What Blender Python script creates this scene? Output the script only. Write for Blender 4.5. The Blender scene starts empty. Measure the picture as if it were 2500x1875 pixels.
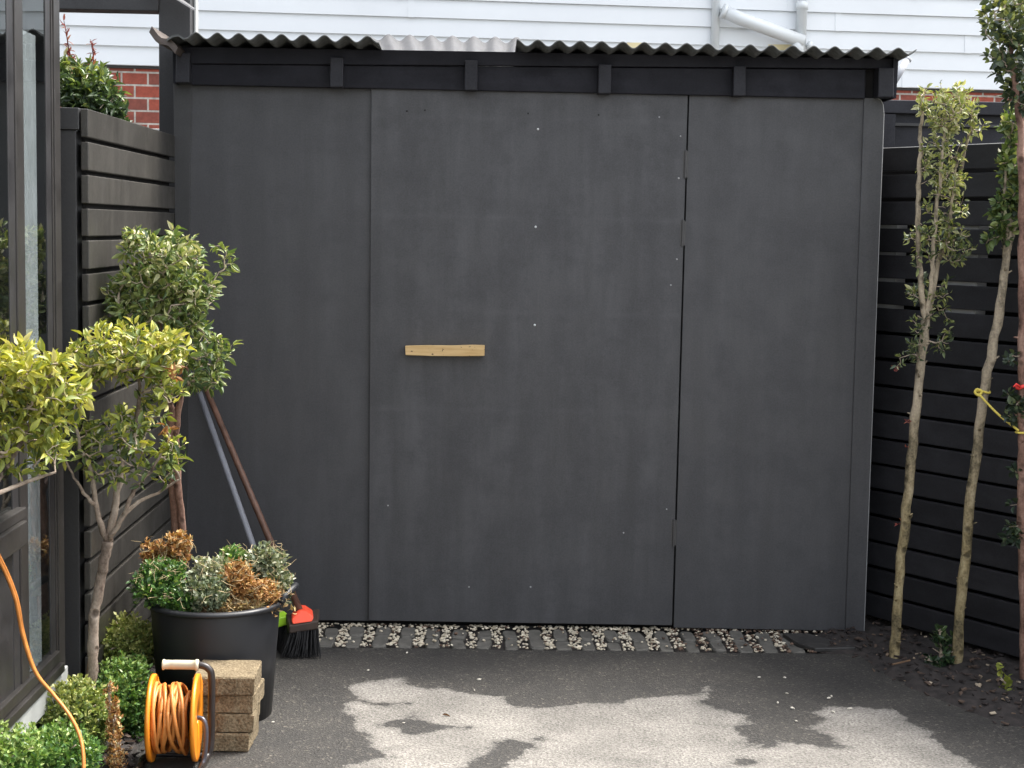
import bpy, math, random
import numpy as np
from mathutils import Vector, Matrix

random.seed(7)
rng = np.random.default_rng(7)
sc = bpy.context.scene
C = sc.collection

# ------------------------------------------------------------------ camera
EYE = 1.56
PITCH, ROLL, YAW = math.radians(5.504), math.radians(1.041), math.radians(-1.084)
FPX = 3893.0
cam_data = bpy.data.cameras.new('camera')
cam = bpy.data.objects.new('camera', cam_data)
C.objects.link(cam)
CAM_R = Matrix.Rotation(YAW, 3, 'Z') @ Matrix.Rotation(math.pi / 2 - PITCH, 3, 'X') @ Matrix.Rotation(ROLL, 3, 'Z')
cam.matrix_world = Matrix.Translation((0, 0, EYE)) @ CAM_R.to_4x4()
cam_data.sensor_width = 36.0
cam_data.lens = FPX / 2500.0 * 36.0
cam_data.clip_start = 0.05
cam_data.clip_end = 500
sc.camera = cam

# ------------------------------------------------------------------ world, sun, exposure
SUN_DIR = Vector((0.44, 0.22, 0.87)).normalized()      # towards the sun
w = bpy.data.worlds.new('World')
sc.world = w
w.use_nodes = True
wn = w.node_tree
wn.nodes.clear()
sky = wn.nodes.new('ShaderNodeTexSky')
sky.sky_type = 'NISHITA'
sky.sun_disc = False
sky.sun_elevation = math.asin(SUN_DIR.z)
sky.sun_rotation = math.atan2(SUN_DIR.x, SUN_DIR.y)
sky.dust_density = 4.0
hsv = wn.nodes.new('ShaderNodeHueSaturation')
hsv.inputs['Saturation'].default_value = 0.30
bg = wn.nodes.new('ShaderNodeBackground')
bg.inputs['Strength'].default_value = 0.15
wo = wn.nodes.new('ShaderNodeOutputWorld')
wn.links.new(sky.outputs[0], hsv.inputs['Color'])
wn.links.new(hsv.outputs[0], bg.inputs['Color'])
wn.links.new(bg.outputs[0], wo.inputs['Surface'])
sun_d = bpy.data.lights.new('sun', 'SUN')
sun_d.energy = 1.7
sun_d.angle = math.radians(18)
sun_d.color = (1.0, 0.95, 0.87)
sun = bpy.data.objects.new('sun', sun_d)
C.objects.link(sun)
sun.rotation_euler = SUN_DIR.to_track_quat('Z', 'Y').to_euler()
sun.location = SUN_DIR * 20
sc.view_settings.view_transform = 'Standard'
sc.view_settings.look = 'None'
sc.view_settings.exposure = 1.95
sc.view_settings.gamma = 1.0
sc.view_settings.use_curve_mapping = False
sc.cycles.max_bounces = 8
sc.cycles.transparent_max_bounces = 12


# ------------------------------------------------------------------ measuring helpers
K = 2500.0 / 2212.0


def ray(x, y):
    return CAM_R @ Vector(((x * K - 1250) / FPX, -(y * K - 937.5) / FPX, -1))


def at(x, y, Y):                       # point of the measured sight line on the plane at depth Y
    r = ray(x, y)
    return Vector((0, 0, EYE)) + r * (Y / r.y)


def gr(x, y, z=0.0):                   # ... on the ground
    r = ray(x, y)
    return Vector((0, 0, EYE)) + r * ((z - EYE) / r.z)


def onx(x, y, X):                      # ... on the plane x = X
    r = ray(x, y)
    return Vector((0, 0, EYE)) + r * (X / r.x)


def px(n, Y):                          # n measured units at depth Y in metres
    return n * K / FPX * Y


# ------------------------------------------------------------------ materials
class NT:
    def __init__(s, name):
        s.m = bpy.data.materials.new(name)
        s.m.use_nodes = True
        s.t = s.m.node_tree
        s.t.nodes.clear()
        s.out = s.t.nodes.new('ShaderNodeOutputMaterial')
        s.b = s.t.nodes.new('ShaderNodeBsdfPrincipled')
        s.t.links.new(s.b.outputs[0], s.out.inputs['Surface'])

    def n(s, typ, **kw):
        nd = s.t.nodes.new(typ)
        for k, v in kw.items():
            if k in nd.inputs:
                nd.inputs[k].default_value = v
            else:
                setattr(nd, k, v)
        return nd

    def l(s, a, b):
        s.t.links.new(a, b)

    def coord(s, scale=(1, 1, 1), rnd=False):
        tc = s.n('ShaderNodeTexCoord')
        mp = s.n('ShaderNodeMapping')
        mp.inputs['Scale'].default_value = scale
        s.l(tc.outputs['Object'], mp.inputs['Vector'])
        if rnd:
            oi = s.n('ShaderNodeObjectInfo')
            ml = s.n('ShaderNodeMath', operation='MULTIPLY')
            ml.inputs[1].default_value = 37.0
            s.l(oi.outputs['Random'], ml.inputs[0])
            cb = s.n('ShaderNodeCombineXYZ')
            for i in range(3):
                s.l(ml.outputs[0], cb.inputs[i])
            s.l(cb.outputs[0], mp.inputs['Location'])
        return mp.outputs[0]

    def noise(s, vec, scale, detail=4, rough=0.55):
        nd = s.n('ShaderNodeTexNoise')
        nd.inputs['Scale'].default_value = scale
        nd.inputs['Detail'].default_value = detail
        nd.inputs['Roughness'].default_value = rough
        s.l(vec, nd.inputs['Vector'])
        return nd.outputs['Fac']

    def ramp(s, fac, stops):
        r = s.n('ShaderNodeValToRGB')
        el = r.color_ramp.elements
        while len(el) > 1:
            el.remove(el[-1])
        el[0].position, el[0].color = stops[0][0], (*stops[0][1], 1)
        for p, c in stops[1:]:
            e = el.new(p)
            e.color = (*c, 1)
        s.l(fac, r.inputs[0])
        return r.outputs[0]

    def mix(s, fac, a, b, mode='MIX'):
        m = s.n('ShaderNodeMix', data_type='RGBA', blend_type=mode)
        for sock, v in ((m.inputs[0], fac), (m.inputs[6], a), (m.inputs[7], b)):
            if hasattr(v, 'is_linked'):
                s.l(v, sock)
            elif isinstance(v, tuple):
                sock.default_value = (*v, 1)
            else:
                sock.default_value = v
        return m.outputs[2]

    def math(s, op, a, b=0.0):
        m = s.n('ShaderNodeMath', operation=op)
        for i, v in enumerate((a, b)):
            if hasattr(v, 'is_linked'):
                s.l(v, m.inputs[i])
            else:
                m.inputs[i].default_value = v
        return m.outputs[0]

    def base(s, c):
        if hasattr(c, 'is_linked'):
            s.l(c, s.b.inputs['Base Color'])
        else:
            s.b.inputs['Base Color'].default_value = (*c, 1)

    def rough(s, v):
        if hasattr(v, 'is_linked'):
            s.l(v, s.b.inputs['Roughness'])
        else:
            s.b.inputs['Roughness'].default_value = v

    def bump(s, h, strength=0.3, dist=0.005):
        b = s.n('ShaderNodeBump')
        b.inputs['Strength'].default_value = strength
        b.inputs['Distance'].default_value = dist
        s.l(h, b.inputs['Height'])
        s.l(b.outputs[0], s.b.inputs['Normal'])


def mul(c, k):
    return tuple(x * k for x in c)


def paint(name, c, var=0.25, rough=0.5, scale=(6, 6, 1.2), grain=0.15, spec=0.5, big=1.6, rnd=False, bands=(), streak=0.0, island=0.0):
    """brushed paint: broad mottling, runs and grain"""
    n = NT(name)
    v = n.coord(scale, rnd)
    a = n.noise(v, big, 5, 0.6)
    v2 = n.coord((1, 1, 1), rnd)
    g = n.noise(v2, 160, 2)
    blot = n.noise(v2, 5.5, 6, 0.7)
    m1 = n.ramp(a, [(0.30, mul(c, 1 - var)), (0.52, c), (0.72, mul(c, 1 + var))])
    m2 = n.mix(n.ramp(blot, [(0.45, (0, 0, 0)), (0.62, (1, 1, 1))]), m1, mul(c, 1 - var * 0.9))
    m2 = n.mix(0.75, m1, m2)
    m3 = n.mix(grain, m2, n.ramp(g, [(0.3, mul(c, 0.4)), (0.7, mul(c, 1.9))]))
    if streak:                         # faint runs down the board
        sk = n.noise(n.coord((11, 11, 0.9), rnd), 1.5, 6, 0.62)
        m3 = n.mix(n.math('MULTIPLY', n.ramp(sk, [(0.50, (0, 0, 0)), (0.66, (1, 1, 1))]), streak), m3, mul(c, 1.75))
        sk2 = n.noise(n.coord((15, 15, 1.6), rnd), 1.3, 6, 0.62)
        m3 = n.mix(n.math('MULTIPLY', n.ramp(sk2, [(0.54, (0, 0, 0)), (0.68, (1, 1, 1))]), streak), m3, mul(c, 0.5))
    if island:                         # boards differ a little from one another
        ge = n.n('ShaderNodeNewGeometry')
        m3 = n.mix(1.0, m3, n.ramp(ge.outputs['Random Per Island'], [(0.0, (1 - island,) * 3), (1.0, (1 + island,) * 3)]), 'MULTIPLY')
    if bands:                          # faint worn stripes where the battens behind the board show through
        tc = n.n('ShaderNodeTexCoord')
        sz = n.n('ShaderNodeSeparateXYZ')
        n.l(tc.outputs['Object'], sz.inputs[0])
        tot = None
        for zb_ in bands:
            d_ = n.math('ABSOLUTE', n.math('SUBTRACT', n.math('ADD', sz.outputs[2], n.math('MULTIPLY', sz.outputs[0], 0.004)), zb_))
            k_ = n.math('SUBTRACT', 1.0, n.math('MULTIPLY', d_, 55.0))
            k_ = n.math('MAXIMUM', k_, 0.0)
            tot = k_ if tot is None else n.math('ADD', tot, k_)
        wear = n.ramp(n.noise(n.coord((3, 3, 8)), 2.2, 4), [(0.42, (0, 0, 0)), (0.62, (1, 1, 1))])
        m3 = n.mix(n.math('MULTIPLY', n.math('MULTIPLY', tot, wear), 0.16), m3, mul(c, 1.9))
    n.base(m3)
    r = n.ramp(blot, [(0.35, (rough - 0.10,) * 3), (0.65, (rough + 0.10,) * 3)])
    n.rough(r)
    n.b.inputs['Specular IOR Level'].default_value = spec
    n.bump(n.math('ADD', n.math('MULTIPLY', a, 0.6), n.math('MULTIPLY', g, 0.25)), 0.25, 0.002)
    return n.m


def simple(name, c, rough=0.5, var=0.2, scale=12, metallic=0.0, bump=0.15, rnd=True, spec=0.5):
    n = NT(name)
    v = n.coord((1, 1, 1), rnd)
    a = n.noise(v, scale, 5, 0.6)
    n.base(n.ramp(a, [(0.3, mul(c, 1 - var)), (0.7, mul(c, 1 + var))]))
    n.rough(n.ramp(a, [(0.3, (max(rough - 0.08, 0.02),) * 3), (0.7, (min(rough + 0.1, 1),) * 3)]))
    n.b.inputs['Metallic'].default_value = metallic
    n.b.inputs['Specular IOR Level'].default_value = spec
    if bump:
        n.bump(n.noise(v, scale * 6, 3), bump, 0.003)
    return n.m


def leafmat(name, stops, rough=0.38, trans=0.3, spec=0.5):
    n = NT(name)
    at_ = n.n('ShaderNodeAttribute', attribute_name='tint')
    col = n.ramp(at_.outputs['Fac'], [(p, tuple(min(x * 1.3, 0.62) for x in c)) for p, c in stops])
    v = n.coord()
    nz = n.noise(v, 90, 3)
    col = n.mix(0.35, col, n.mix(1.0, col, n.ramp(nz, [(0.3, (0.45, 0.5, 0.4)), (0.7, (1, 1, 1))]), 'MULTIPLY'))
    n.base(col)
    n.rough(rough)
    n.b.inputs['Specular IOR Level'].default_value = spec
    tr = n.n('ShaderNodeBsdfTranslucent')
    n.l(n.mix(1.0, col, (1.0, 1.0, 0.45), 'MULTIPLY'), tr.inputs['Color'])
    mx = n.n('ShaderNodeMixShader')
    mx.inputs[0].default_value = trans
    n.l(n.b.outputs[0], mx.inputs[1])
    n.l(tr.outputs[0], mx.inputs[2])
    n.l(mx.outputs[0], n.out.inputs['Surface'])
    return n.m


def barkmat(name, lo, mid, hi, scale=22, upper=None):
    n = NT(name)
    v = n.coord((1, 1, 0.45))
    a = n.noise(v, scale, 6, 0.65)
    v2 = n.coord((1, 1, 1))
    k = n.n('ShaderNodeTexVoronoi', feature='F1')
    k.inputs['Scale'].default_value = 19
    n.l(v2, k.inputs['Vector'])
    spots = n.ramp(k.outputs['Distance'], [(0.12, (1, 1, 1)), (0.30, (0, 0, 0))])
    c = n.ramp(a, [(0.40, mul(lo, 0.7)), (0.5, mid), (0.60, hi)])
    if upper:                         # greyer, smoother bark higher up the stem
        tc = n.n('ShaderNodeTexCoord')
        sz = n.n('ShaderNodeSeparateXYZ')
        n.l(tc.outputs['Object'], sz.inputs[0])
        hh = n.math('ADD', sz.outputs[2], n.math('MULTIPLY', n.math('SUBTRACT', a, 0.5), 0.8))
        c = n.mix(n.ramp(n.math('MULTIPLY', hh, 0.6), [(0.30, (0, 0, 0)), (0.62, (1, 1, 1))]), c, n.ramp(a, [(0.40, mul(upper, 0.45)), (0.48, mul(upper, 0.9)), (0.62, mul(upper, 1.3))]))
    fine = n.noise(v2, 120, 3)
    c = n.mix(0.3, c, n.ramp(fine, [(0.35, mul(lo, 0.6)), (0.65, hi)]))
    c = n.mix(n.math('MULTIPLY', spots, 0.8), c, mul(lo, 0.35))
    n.base(c)
    n.rough(0.85)
    n.bump(n.math('SUBTRACT', a, n.math('MULTIPLY', spots, 0.6)), 0.9, 0.01)
    return n.m


M = {}
CH = (0.053, 0.053, 0.0565)
M['ply'] = paint('charcoal_ply_paint', CH, 0.2, 0.5, (7, 7, 0.9), 0.18, streak=0.07)
M['door'] = paint('charcoal_door_paint', (0.056, 0.056, 0.0595), 0.27, 0.52, (6, 6, 0.8), 0.18, big=2.2, streak=0.11, bands=(1.983, 1.607, 1.245, 0.865))
M['fascia'] = paint('charcoal_fascia_paint', (0.016, 0.0162, 0.022), 0.4, 0.55, (1.2, 6, 7), 0.15, spec=0.18)
M['rafter'] = paint('charcoal_rafter_paint', (0.027, 0.0273, 0.033), 0.25, 0.55, (6, 6, 3), 0.2, spec=0.22)
M['slat'] = paint('dark_slat_paint', (0.026, 0.026, 0.029), 0.4, 0.45, (6, 1.0, 9), 0.2, island=0.22, spec=0.35)
M['slat_warm'] = paint('worn_slat_paint', (0.043, 0.040, 0.035), 0.35, 0.40, (4, 3, 4), 0.25, island=0.2, streak=0.35)
M['post'] = paint('dark_post_paint', (0.036, 0.036, 0.037), 0.2, 0.55, (6, 6, 1), 0.2)
M['roof'] = simple('weathered_fibre_sheet', (0.088, 0.092, 0.09), 0.75, 0.4, 40, bump=0.4)
M['lip'] = simple('brown_lip_paint', (0.060, 0.045, 0.036), 0.55, 0.3, 14)
M['white'] = simple('white_board_paint', (0.71, 0.735, 0.75), 0.55, 0.045, 1.6, bump=0.08)
M['pvc'] = simple('white_pvc_pipe', (0.68, 0.71, 0.72), 0.4, 0.03, 6, bump=0)
M['stubpvc'] = simple('dull_grey_pvc', (0.33, 0.34, 0.36), 0.5, 0.1, 8, bump=0)
M['cream'] = simple('cream_patch_paint', (0.72, 0.62, 0.36), 0.6, 0.05, 8)
M['alu'] = simple('bronze_aluminium', (0.038, 0.035, 0.033), 0.42, 0.15, 10, metallic=0.35, bump=0.05)
M['alu_dark'] = simple('dark_aluminium', (0.022, 0.021, 0.022), 0.42, 0.2, 10, bump=0.05)
M['strip_grey'] = simple('grey_strip_sheet', (0.36, 0.375, 0.385), 0.8, 0.12, 18, bump=0.2)
M['dark'] = simple('dark_interior_paint', (0.02, 0.021, 0.023), 0.8, 0.2, 4)
M['black'] = simple('black_plastic', (0.010, 0.011, 0.014), 0.45, 0.15, 8, bump=0.08)
M['wood'] = None
M['soil'] = simple('dark_soil', (0.028, 0.023, 0.021), 0.95, 0.6, 30, bump=0.8, rnd=False)
M['orange'] = simple('orange_plastic', (0.74, 0.235, 0.012), 0.35, 0.06, 5, bump=0.03)
M['cord'] = simple('orange_cord_sheath', (0.52, 0.195, 0.042), 0.45, 0.2, 30, bump=0.05)
M['tube_dark'] = simple('dark_brown_tube', (0.022, 0.017, 0.016), 0.35, 0.2, 8, bump=0.03)
M['tube_grey'] = simple('grey_steel_tube', (0.10, 0.10, 0.12), 0.35, 0.2, 8, metallic=0.6, bump=0.03)
M['grip'] = simple('cream_plastic', (0.54, 0.49, 0.36), 0.45, 0.06, 20, bump=0.05)
M['screw'] = simple('zinc_screw', (0.62, 0.62, 0.62), 0.4, 0.1, 20, bump=0)
M['chip'] = simple('pale_chip_and_edge', (0.34, 0.34, 0.34), 0.6, 0.1, 20, bump=0)
M['nick_gap'] = simple('dark_nick_and_gap', (0.012, 0.011, 0.011), 0.8, 0.1, 20, bump=0)
M['hinge'] = simple('painted_hinge', (0.065, 0.063, 0.062), 0.45, 0.15, 20)
M['stone'] = simple('grey_sett_stone', (0.105, 0.10, 0.088), 0.8, 0.3, 26, bump=0.5)
M['slab'] = simple('dark_wet_slab', (0.035, 0.033, 0.031), 0.5, 0.3, 20, bump=0.4)
M['pebble'] = simple('pale_pebble', (0.60, 0.56, 0.48), 0.8, 0.15, 60, bump=0.2)
M['gravel'] = None
M['red'] = simple('red_orange_cloth', (0.80, 0.075, 0.03), 0.6, 0.1, 20)
M['lime'] = simple('lime_plastic', (0.42, 0.75, 0.04), 0.4, 0.05, 10, bump=0)
M['bristle'] = simple('black_bristle', (0.010, 0.010, 0.011), 0.6, 0.4, 60)
M['headwood'] = simple('dark_head_wood', (0.045, 0.030, 0.022), 0.6, 0.3, 24)
M['rope'] = simple('yellow_rope', (0.70, 0.56, 0.10), 0.7, 0.2, 120)
M['ribbon'] = simple('red_ribbon', (0.80, 0.05, 0.04), 0.5, 0.1, 20)
M['grey_cap'] = simple('pale_grey_cap', (0.34, 0.35, 0.34), 0.6, 0.12, 10)
M['backlit_post'] = simple('pale_backlit_post', (0.45, 0.45, 0.44), 0.6, 0.12, 10)
M['shedin'] = simple('shed_inside_paint', (0.03, 0.03, 0.03), 0.8, 0.2, 8)
M['greyhandle'] = simple('grey_metal_handle', (0.30, 0.31, 0.35), 0.4, 0.12, 14, bump=0.05)
M['brownhandle'] = simple('brown_wood_handle', (0.115, 0.058, 0.038), 0.55, 0.4, 26, bump=0.3)
M['stake'] = simple('brown_timber_stake', (0.17, 0.10, 0.055), 0.7, 0.35, 24, bump=0.4)
M['straw'] = simple('pale_straw_stem', (0.38, 0.30, 0.17), 0.8, 0.3, 30)
M['bark_grey'] = barkmat('grey_brown_bark', (0.13, 0.09, 0.065), (0.24, 0.185, 0.14), (0.36, 0.30, 0.24), 16)
M['bark_olive'] = barkmat('olive_bark', (0.10, 0.078, 0.035), (0.26, 0.20, 0.095), (0.44, 0.36, 0.20), 20, (0.39, 0.325, 0.245))
M['bark_red'] = barkmat('red_brown_bark', (0.13, 0.065, 0.045), (0.22, 0.12, 0.085), (0.32, 0.20, 0.15), 14)
M['twig'] = simple('pale_twig', (0.36, 0.29, 0.22), 0.8, 0.25, 20)

# raw timber handle
n = NT('raw_pine')
v = n.coord((2.5, 20, 30))
a = n.noise(v, 3, 5, 0.6)
v2 = n.coord()
d = n.noise(v2, 60, 4)
pine = n.ramp(a, [(0.3, (0.52, 0.33, 0.13)), (0.7, (0.70, 0.50, 0.25))])
n.base(n.mix(n.ramp(d, [(0.66, (0, 0, 0)), (0.70, (1, 1, 1))]), pine, (0.10, 0.06, 0.03)))
n.rough(0.7)
M['wood'] = n.m

# concrete paver
n = NT('concrete_paver')
v = n.coord((1, 1, 1), True)
a = n.noise(v, 14, 6, 0.65)
b_ = n.noise(v, 150, 3)
c_ = n.ramp(a, [(0.3, (0.060, 0.040, 0.019)), (0.5, (0.125, 0.088, 0.046)), (0.7, (0.21, 0.163, 0.098))])
n.base(n.mix(0.4, c_, n.ramp(b_, [(0.35, (0.07, 0.05, 0.026)), (0.65, (0.40, 0.33, 0.21))])))
n.rough(0.9)
n.bump(n.math('ADD', a, b_), 0.7, 0.006)
M['paver'] = n.m

# gravel (tint per stone)
n = NT('pale_gravel')
a_ = n.n('ShaderNodeAttribute', attribute_name='tint')
n.base(n.ramp(a_.outputs['Fac'], [(0.0, (0.05, 0.035, 0.025)), (0.22, (0.16, 0.10, 0.07)), (0.34, (0.42, 0.36, 0.26)), (1.0, (0.66, 0.60, 0.48))]))
n.rough(0.85)
M['gravel'] = n.m

# mulch (tint per chip)
n = NT('bark_mulch')
a_ = n.n('ShaderNodeAttribute', attribute_name='tint')
n.base(n.ramp(a_.outputs['Fac'], [(0.0, (0.016, 0.012, 0.011)), (0.6, (0.05, 0.034, 0.027)), (0.86, (0.10, 0.065, 0.045)), (0.93, (0.24, 0.18, 0.12)), (1.0, (0.45, 0.38, 0.28))]))
n.rough(0.85)
M['mulch'] = n.m

# brick
n = NT('red_brick')
tc = n.n('ShaderNodeTexCoord')
sp = n.n('ShaderNodeSeparateXYZ')
n.l(tc.outputs['Object'], sp.inputs[0])
cb = n.n('ShaderNodeCombineXYZ')
n.l(sp.outputs[0], cb.inputs[0])
n.l(sp.outputs[2], cb.inputs[1])
bk = n.n('ShaderNodeTexBrick')
bk.inputs['Scale'].default_value = 1.0
bk.inputs['Brick Width'].default_value = 0.175
bk.inputs['Row Height'].default_value = 0.086
bk.inputs['Mortar Size'].default_value = 0.007
bk.inputs['Mortar Smooth'].default_value = 0.2
bk.inputs['Color1'].default_value = (0.34, 0.070, 0.040, 1)
bk.inputs['Color2'].default_value = (0.20, 0.060, 0.042, 1)
bk.inputs['Mortar'].default_value = (0.42, 0.38, 0.33, 1)
n.l(cb.outputs[0], bk.inputs['Vector'])
nz = n.noise(n.coord(), 28, 5, 0.65)
n.base(n.mix(0.55, bk.outputs['Color'], n.mix(1.0, bk.outputs['Color'], n.ramp(nz, [(0.3, (0.5, 0.5, 0.5)), (0.7, (1.5, 1.5, 1.5))]), 'MULTIPLY')))
n.rough(0.85)
n.bump(n.math('SUBTRACT', 1.0, bk.outputs['Fac']), 0.5, 0.008)
M['brick'] = n.m

# translucent roofing
def sheet_mat(name, col, clear):
    n = NT(name)
    tr = n.n('ShaderNodeBsdfTranslucent')
    tr.inputs['Color'].default_value = (*col, 1)
    tp = n.n('ShaderNodeBsdfTransparent')
    nz = n.noise(n.coord(), 45, 4)
    n.base(n.ramp(nz, [(0.3, mul(col, 0.75)), (0.7, col)]))
    n.rough(0.45)
    m1 = n.n('ShaderNodeMixShader')
    m1.inputs[0].default_value = 0.5
    n.l(n.b.outputs[0], m1.inputs[1])
    n.l(tr.outputs[0], m1.inputs[2])
    m2 = n.n('ShaderNodeMixShader')
    m2.inputs[0].default_value = clear
    n.l(m1.outputs[0], m2.inputs[1])
    n.l(tp.outputs[0], m2.inputs[2])
    n.l(m2.outputs[0], n.out.inputs['Surface'])
    return n.m


M['clear'] = sheet_mat('clear_roofing', (0.40, 0.40, 0.41), 0.30)

# window glass
n = NT('window_glass')
gl = n.n('ShaderNodeBsdfGlossy')
gl.inputs['Roughness'].default_value = 0.015
gl.inputs['Color'].default_value = (0.92, 0.96, 0.95, 1)
tp = n.n('ShaderNodeBsdfTransparent')
tp.inputs['Color'].default_value = (0.80, 0.82, 0.82, 1)
fr = n.n('ShaderNodeFresnel')
fr.inputs['IOR'].default_value = 1.75
mx = n.n('ShaderNodeMixShader')
geo = n.n('ShaderNodeNewGeometry')
n.l(n.math('MULTIPLY', fr.outputs[0], n.math('SUBTRACT', 1.0, geo.outputs['Backfacing'])), mx.inputs[0])
n.l(tp.outputs[0], mx.inputs[1])
n.l(gl.outputs[0], mx.inputs[2])
n.l(mx.outputs[0], n.out.inputs['Surface'])
M['glass'] = n.m

# driveway: pale dry asphalt with dark hosed-down patches ('dry' = distance into a dry patch, metres)
n = NT('driveway_asphalt')
v = n.coord()
at_ = n.n('ShaderNodeAttribute', attribute_name='dry')
e1 = n.noise(v, 14, 5, 0.65)
e2 = n.noise(v, 90, 4, 0.7)
dd = n.math('ADD', at_.outputs['Fac'], n.math('MULTIPLY', n.math('SUBTRACT', e1, 0.5), 0.11))
dd = n.math('ADD', dd, n.math('MULTIPLY', n.math('SUBTRACT', e2, 0.5), 0.06))
dry = n.ramp(n.math('ADD', n.math('MULTIPLY', dd, 13.0), 0.5), [(0.44, (0, 0, 0)), (0.53, (0.66, 0.66, 0.66)), (0.75, (0.86, 0.86, 0.86)), (1.0, (1, 1, 1))])
vo = n.n('ShaderNodeTexVoronoi', feature='F1')
vo.inputs['Scale'].default_value = 150
n.l(v, vo.inputs['Vector'])
sp1 = n.noise(v, 260, 3, 0.7)
sp2 = n.noise(v, 120, 3, 0.7)
lowf = n.noise(v, 3.5, 5, 0.6)
stone_tone = n.n('ShaderNodeSeparateColor')
n.l(vo.outputs['Color'], stone_tone.inputs[0])
dryc = n.ramp(stone_tone.outputs[0], [(0.0, (0.115, 0.106, 0.095)), (0.45, (0.205, 0.191, 0.172)), (1.0, (0.31, 0.29, 0.263))])
dryc = n.mix(0.6, dryc, n.ramp(sp2, [(0.36, (0.07, 0.065, 0.058)), (0.5, (0.22, 0.207, 0.187)), (0.64, (0.36, 0.342, 0.31))]))
dryc = n.mix(1.0, dryc, n.ramp(lowf, [(0.32, (0.66, 0.66, 0.66)), (0.62, (1.05, 1.05, 1.05))]), 'MULTIPLY')
wetc = n.ramp(sp1, [(0.34, (0.013, 0.012, 0.011)), (0.5, (0.034, 0.032, 0.030)), (0.68, (0.095, 0.088, 0.078))])
wetc = n.mix(0.45, wetc, n.ramp(stone_tone.outputs[1], [(0.0, (0.016, 0.015, 0.014)), (0.8, (0.042, 0.039, 0.036)), (0.95, (0.12, 0.11, 0.095)), (1.0, (0.26, 0.23, 0.19))]))
wetc = n.mix(1.0, wetc, n.ramp(lowf, [(0.3, (0.66, 0.67, 0.69)), (0.65, (1.14, 1.13, 1.10))]), 'MULTIPLY')
n.base(n.mix(dry, wetc, dryc))
n.rough(n.mix(dry, (0.62, 0.62, 0.62), (0.9, 0.9, 0.9)))
n.bump(n.math('ADD', vo.outputs['Distance'], sp1), 0.7, 0.004)
M['asphalt'] = n.m
M['far_ground'] = simple('far_ground', (0.12, 0.115, 0.10), 0.9, 0.3, 3, rnd=False)

G1 = [(0.0, (0.016, 0.034, 0.014)), (0.35, (0.040, 0.085, 0.022)), (0.65, (0.115, 0.18, 0.034)), (0.9, (0.26, 0.30, 0.055)), (1.0, (0.42, 0.38, 0.16))]
M['leaf_camellia'] = leafmat('glossy_green_leaf', [(0.0, (0.030, 0.052, 0.028)), (0.35, (0.072, 0.118, 0.040)), (0.65, (0.15, 0.195, 0.058)), (0.88, (0.27, 0.295, 0.10)), (1.0, (0.44, 0.42, 0.27))], 0.42, 0.28)
M['leaf_yellow'] = leafmat('yellow_green_leaf', [(0.0, (0.045, 0.07, 0.03)), (0.3, (0.12, 0.16, 0.042)), (0.6, (0.25, 0.275, 0.048)), (0.86, (0.42, 0.395, 0.065)), (1.0, (0.48, 0.43, 0.18))], 0.44, 0.3)
M['leaf_dark'] = leafmat('dark_green_leaf', [(0.0, (0.014, 0.028, 0.016)), (0.5, (0.030, 0.060, 0.026)), (0.85, (0.075, 0.115, 0.04)), (1.0, (0.20, 0.20, 0.11))], 0.32, 0.2)
M['leaf_box'] = leafmat('box_hedge_leaf', [(0.0, (0.018, 0.046, 0.018)), (0.45, (0.055, 0.125, 0.035)), (0.75, (0.12, 0.22, 0.048)), (1.0, (0.30, 0.38, 0.13))], 0.35, 0.25)
M['leaf_boxyel'] = leafmat('olive_hedge_leaf', [(0.0, (0.028, 0.05, 0.02)), (0.45, (0.10, 0.15, 0.04)), (0.75, (0.20, 0.25, 0.06)), (1.0, (0.38, 0.38, 0.14))], 0.38, 0.25)
M['leaf_grey'] = leafmat('grey_variegated_leaf', [(0.0, (0.045, 0.07, 0.042)), (0.45, (0.14, 0.17, 0.10)), (0.7, (0.27, 0.28, 0.18)), (1.0, (0.56, 0.53, 0.38))], 0.5, 0.2)
M['leaf_dead'] = leafmat('dry_brown_leaf', [(0.0, (0.13, 0.055, 0.02)), (0.4, (0.32, 0.15, 0.05)), (0.75, (0.46, 0.27, 0.10)), (1.0, (0.52, 0.42, 0.24))], 0.7, 0.2)
M['leaf_straw'] = leafmat('straw_clipping', [(0.0, (0.12, 0.07, 0.03)), (0.5, (0.30, 0.19, 0.08)), (1.0, (0.52, 0.42, 0.22))], 0.7, 0.2)
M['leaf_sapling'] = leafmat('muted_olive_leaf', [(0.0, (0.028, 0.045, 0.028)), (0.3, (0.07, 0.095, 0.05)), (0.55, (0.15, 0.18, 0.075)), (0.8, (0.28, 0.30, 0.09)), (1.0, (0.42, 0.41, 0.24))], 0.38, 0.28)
M['leaf_red'] = leafmat('red_new_leaf', [(0.0, (0.10, 0.02, 0.02)), (0.6, (0.26, 0.06, 0.05)), (1.0, (0.36, 0.14, 0.09))], 0.4, 0.3)


# ------------------------------------------------------------------ object helpers
def world_loc(o):
    p = Vector((0, 0, 0))
    while o is not None:
        p += o.location
        o = o.parent
    return p


def thing(name, label, cat, loc, group=None):
    o = bpy.data.objects.new(name, None)
    C.objects.link(o)
    o.location = loc
    o.empty_display_size = 0.05
    tag(o, label, cat, group)
    return o


def tag(o, label=None, cat=None, group=None, kind=None):
    if label:
        o['label'] = label
    if cat:
        o['category'] = cat
    if group:
        o['group'] = group
    if kind:
        o['kind'] = kind
    return o


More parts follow.
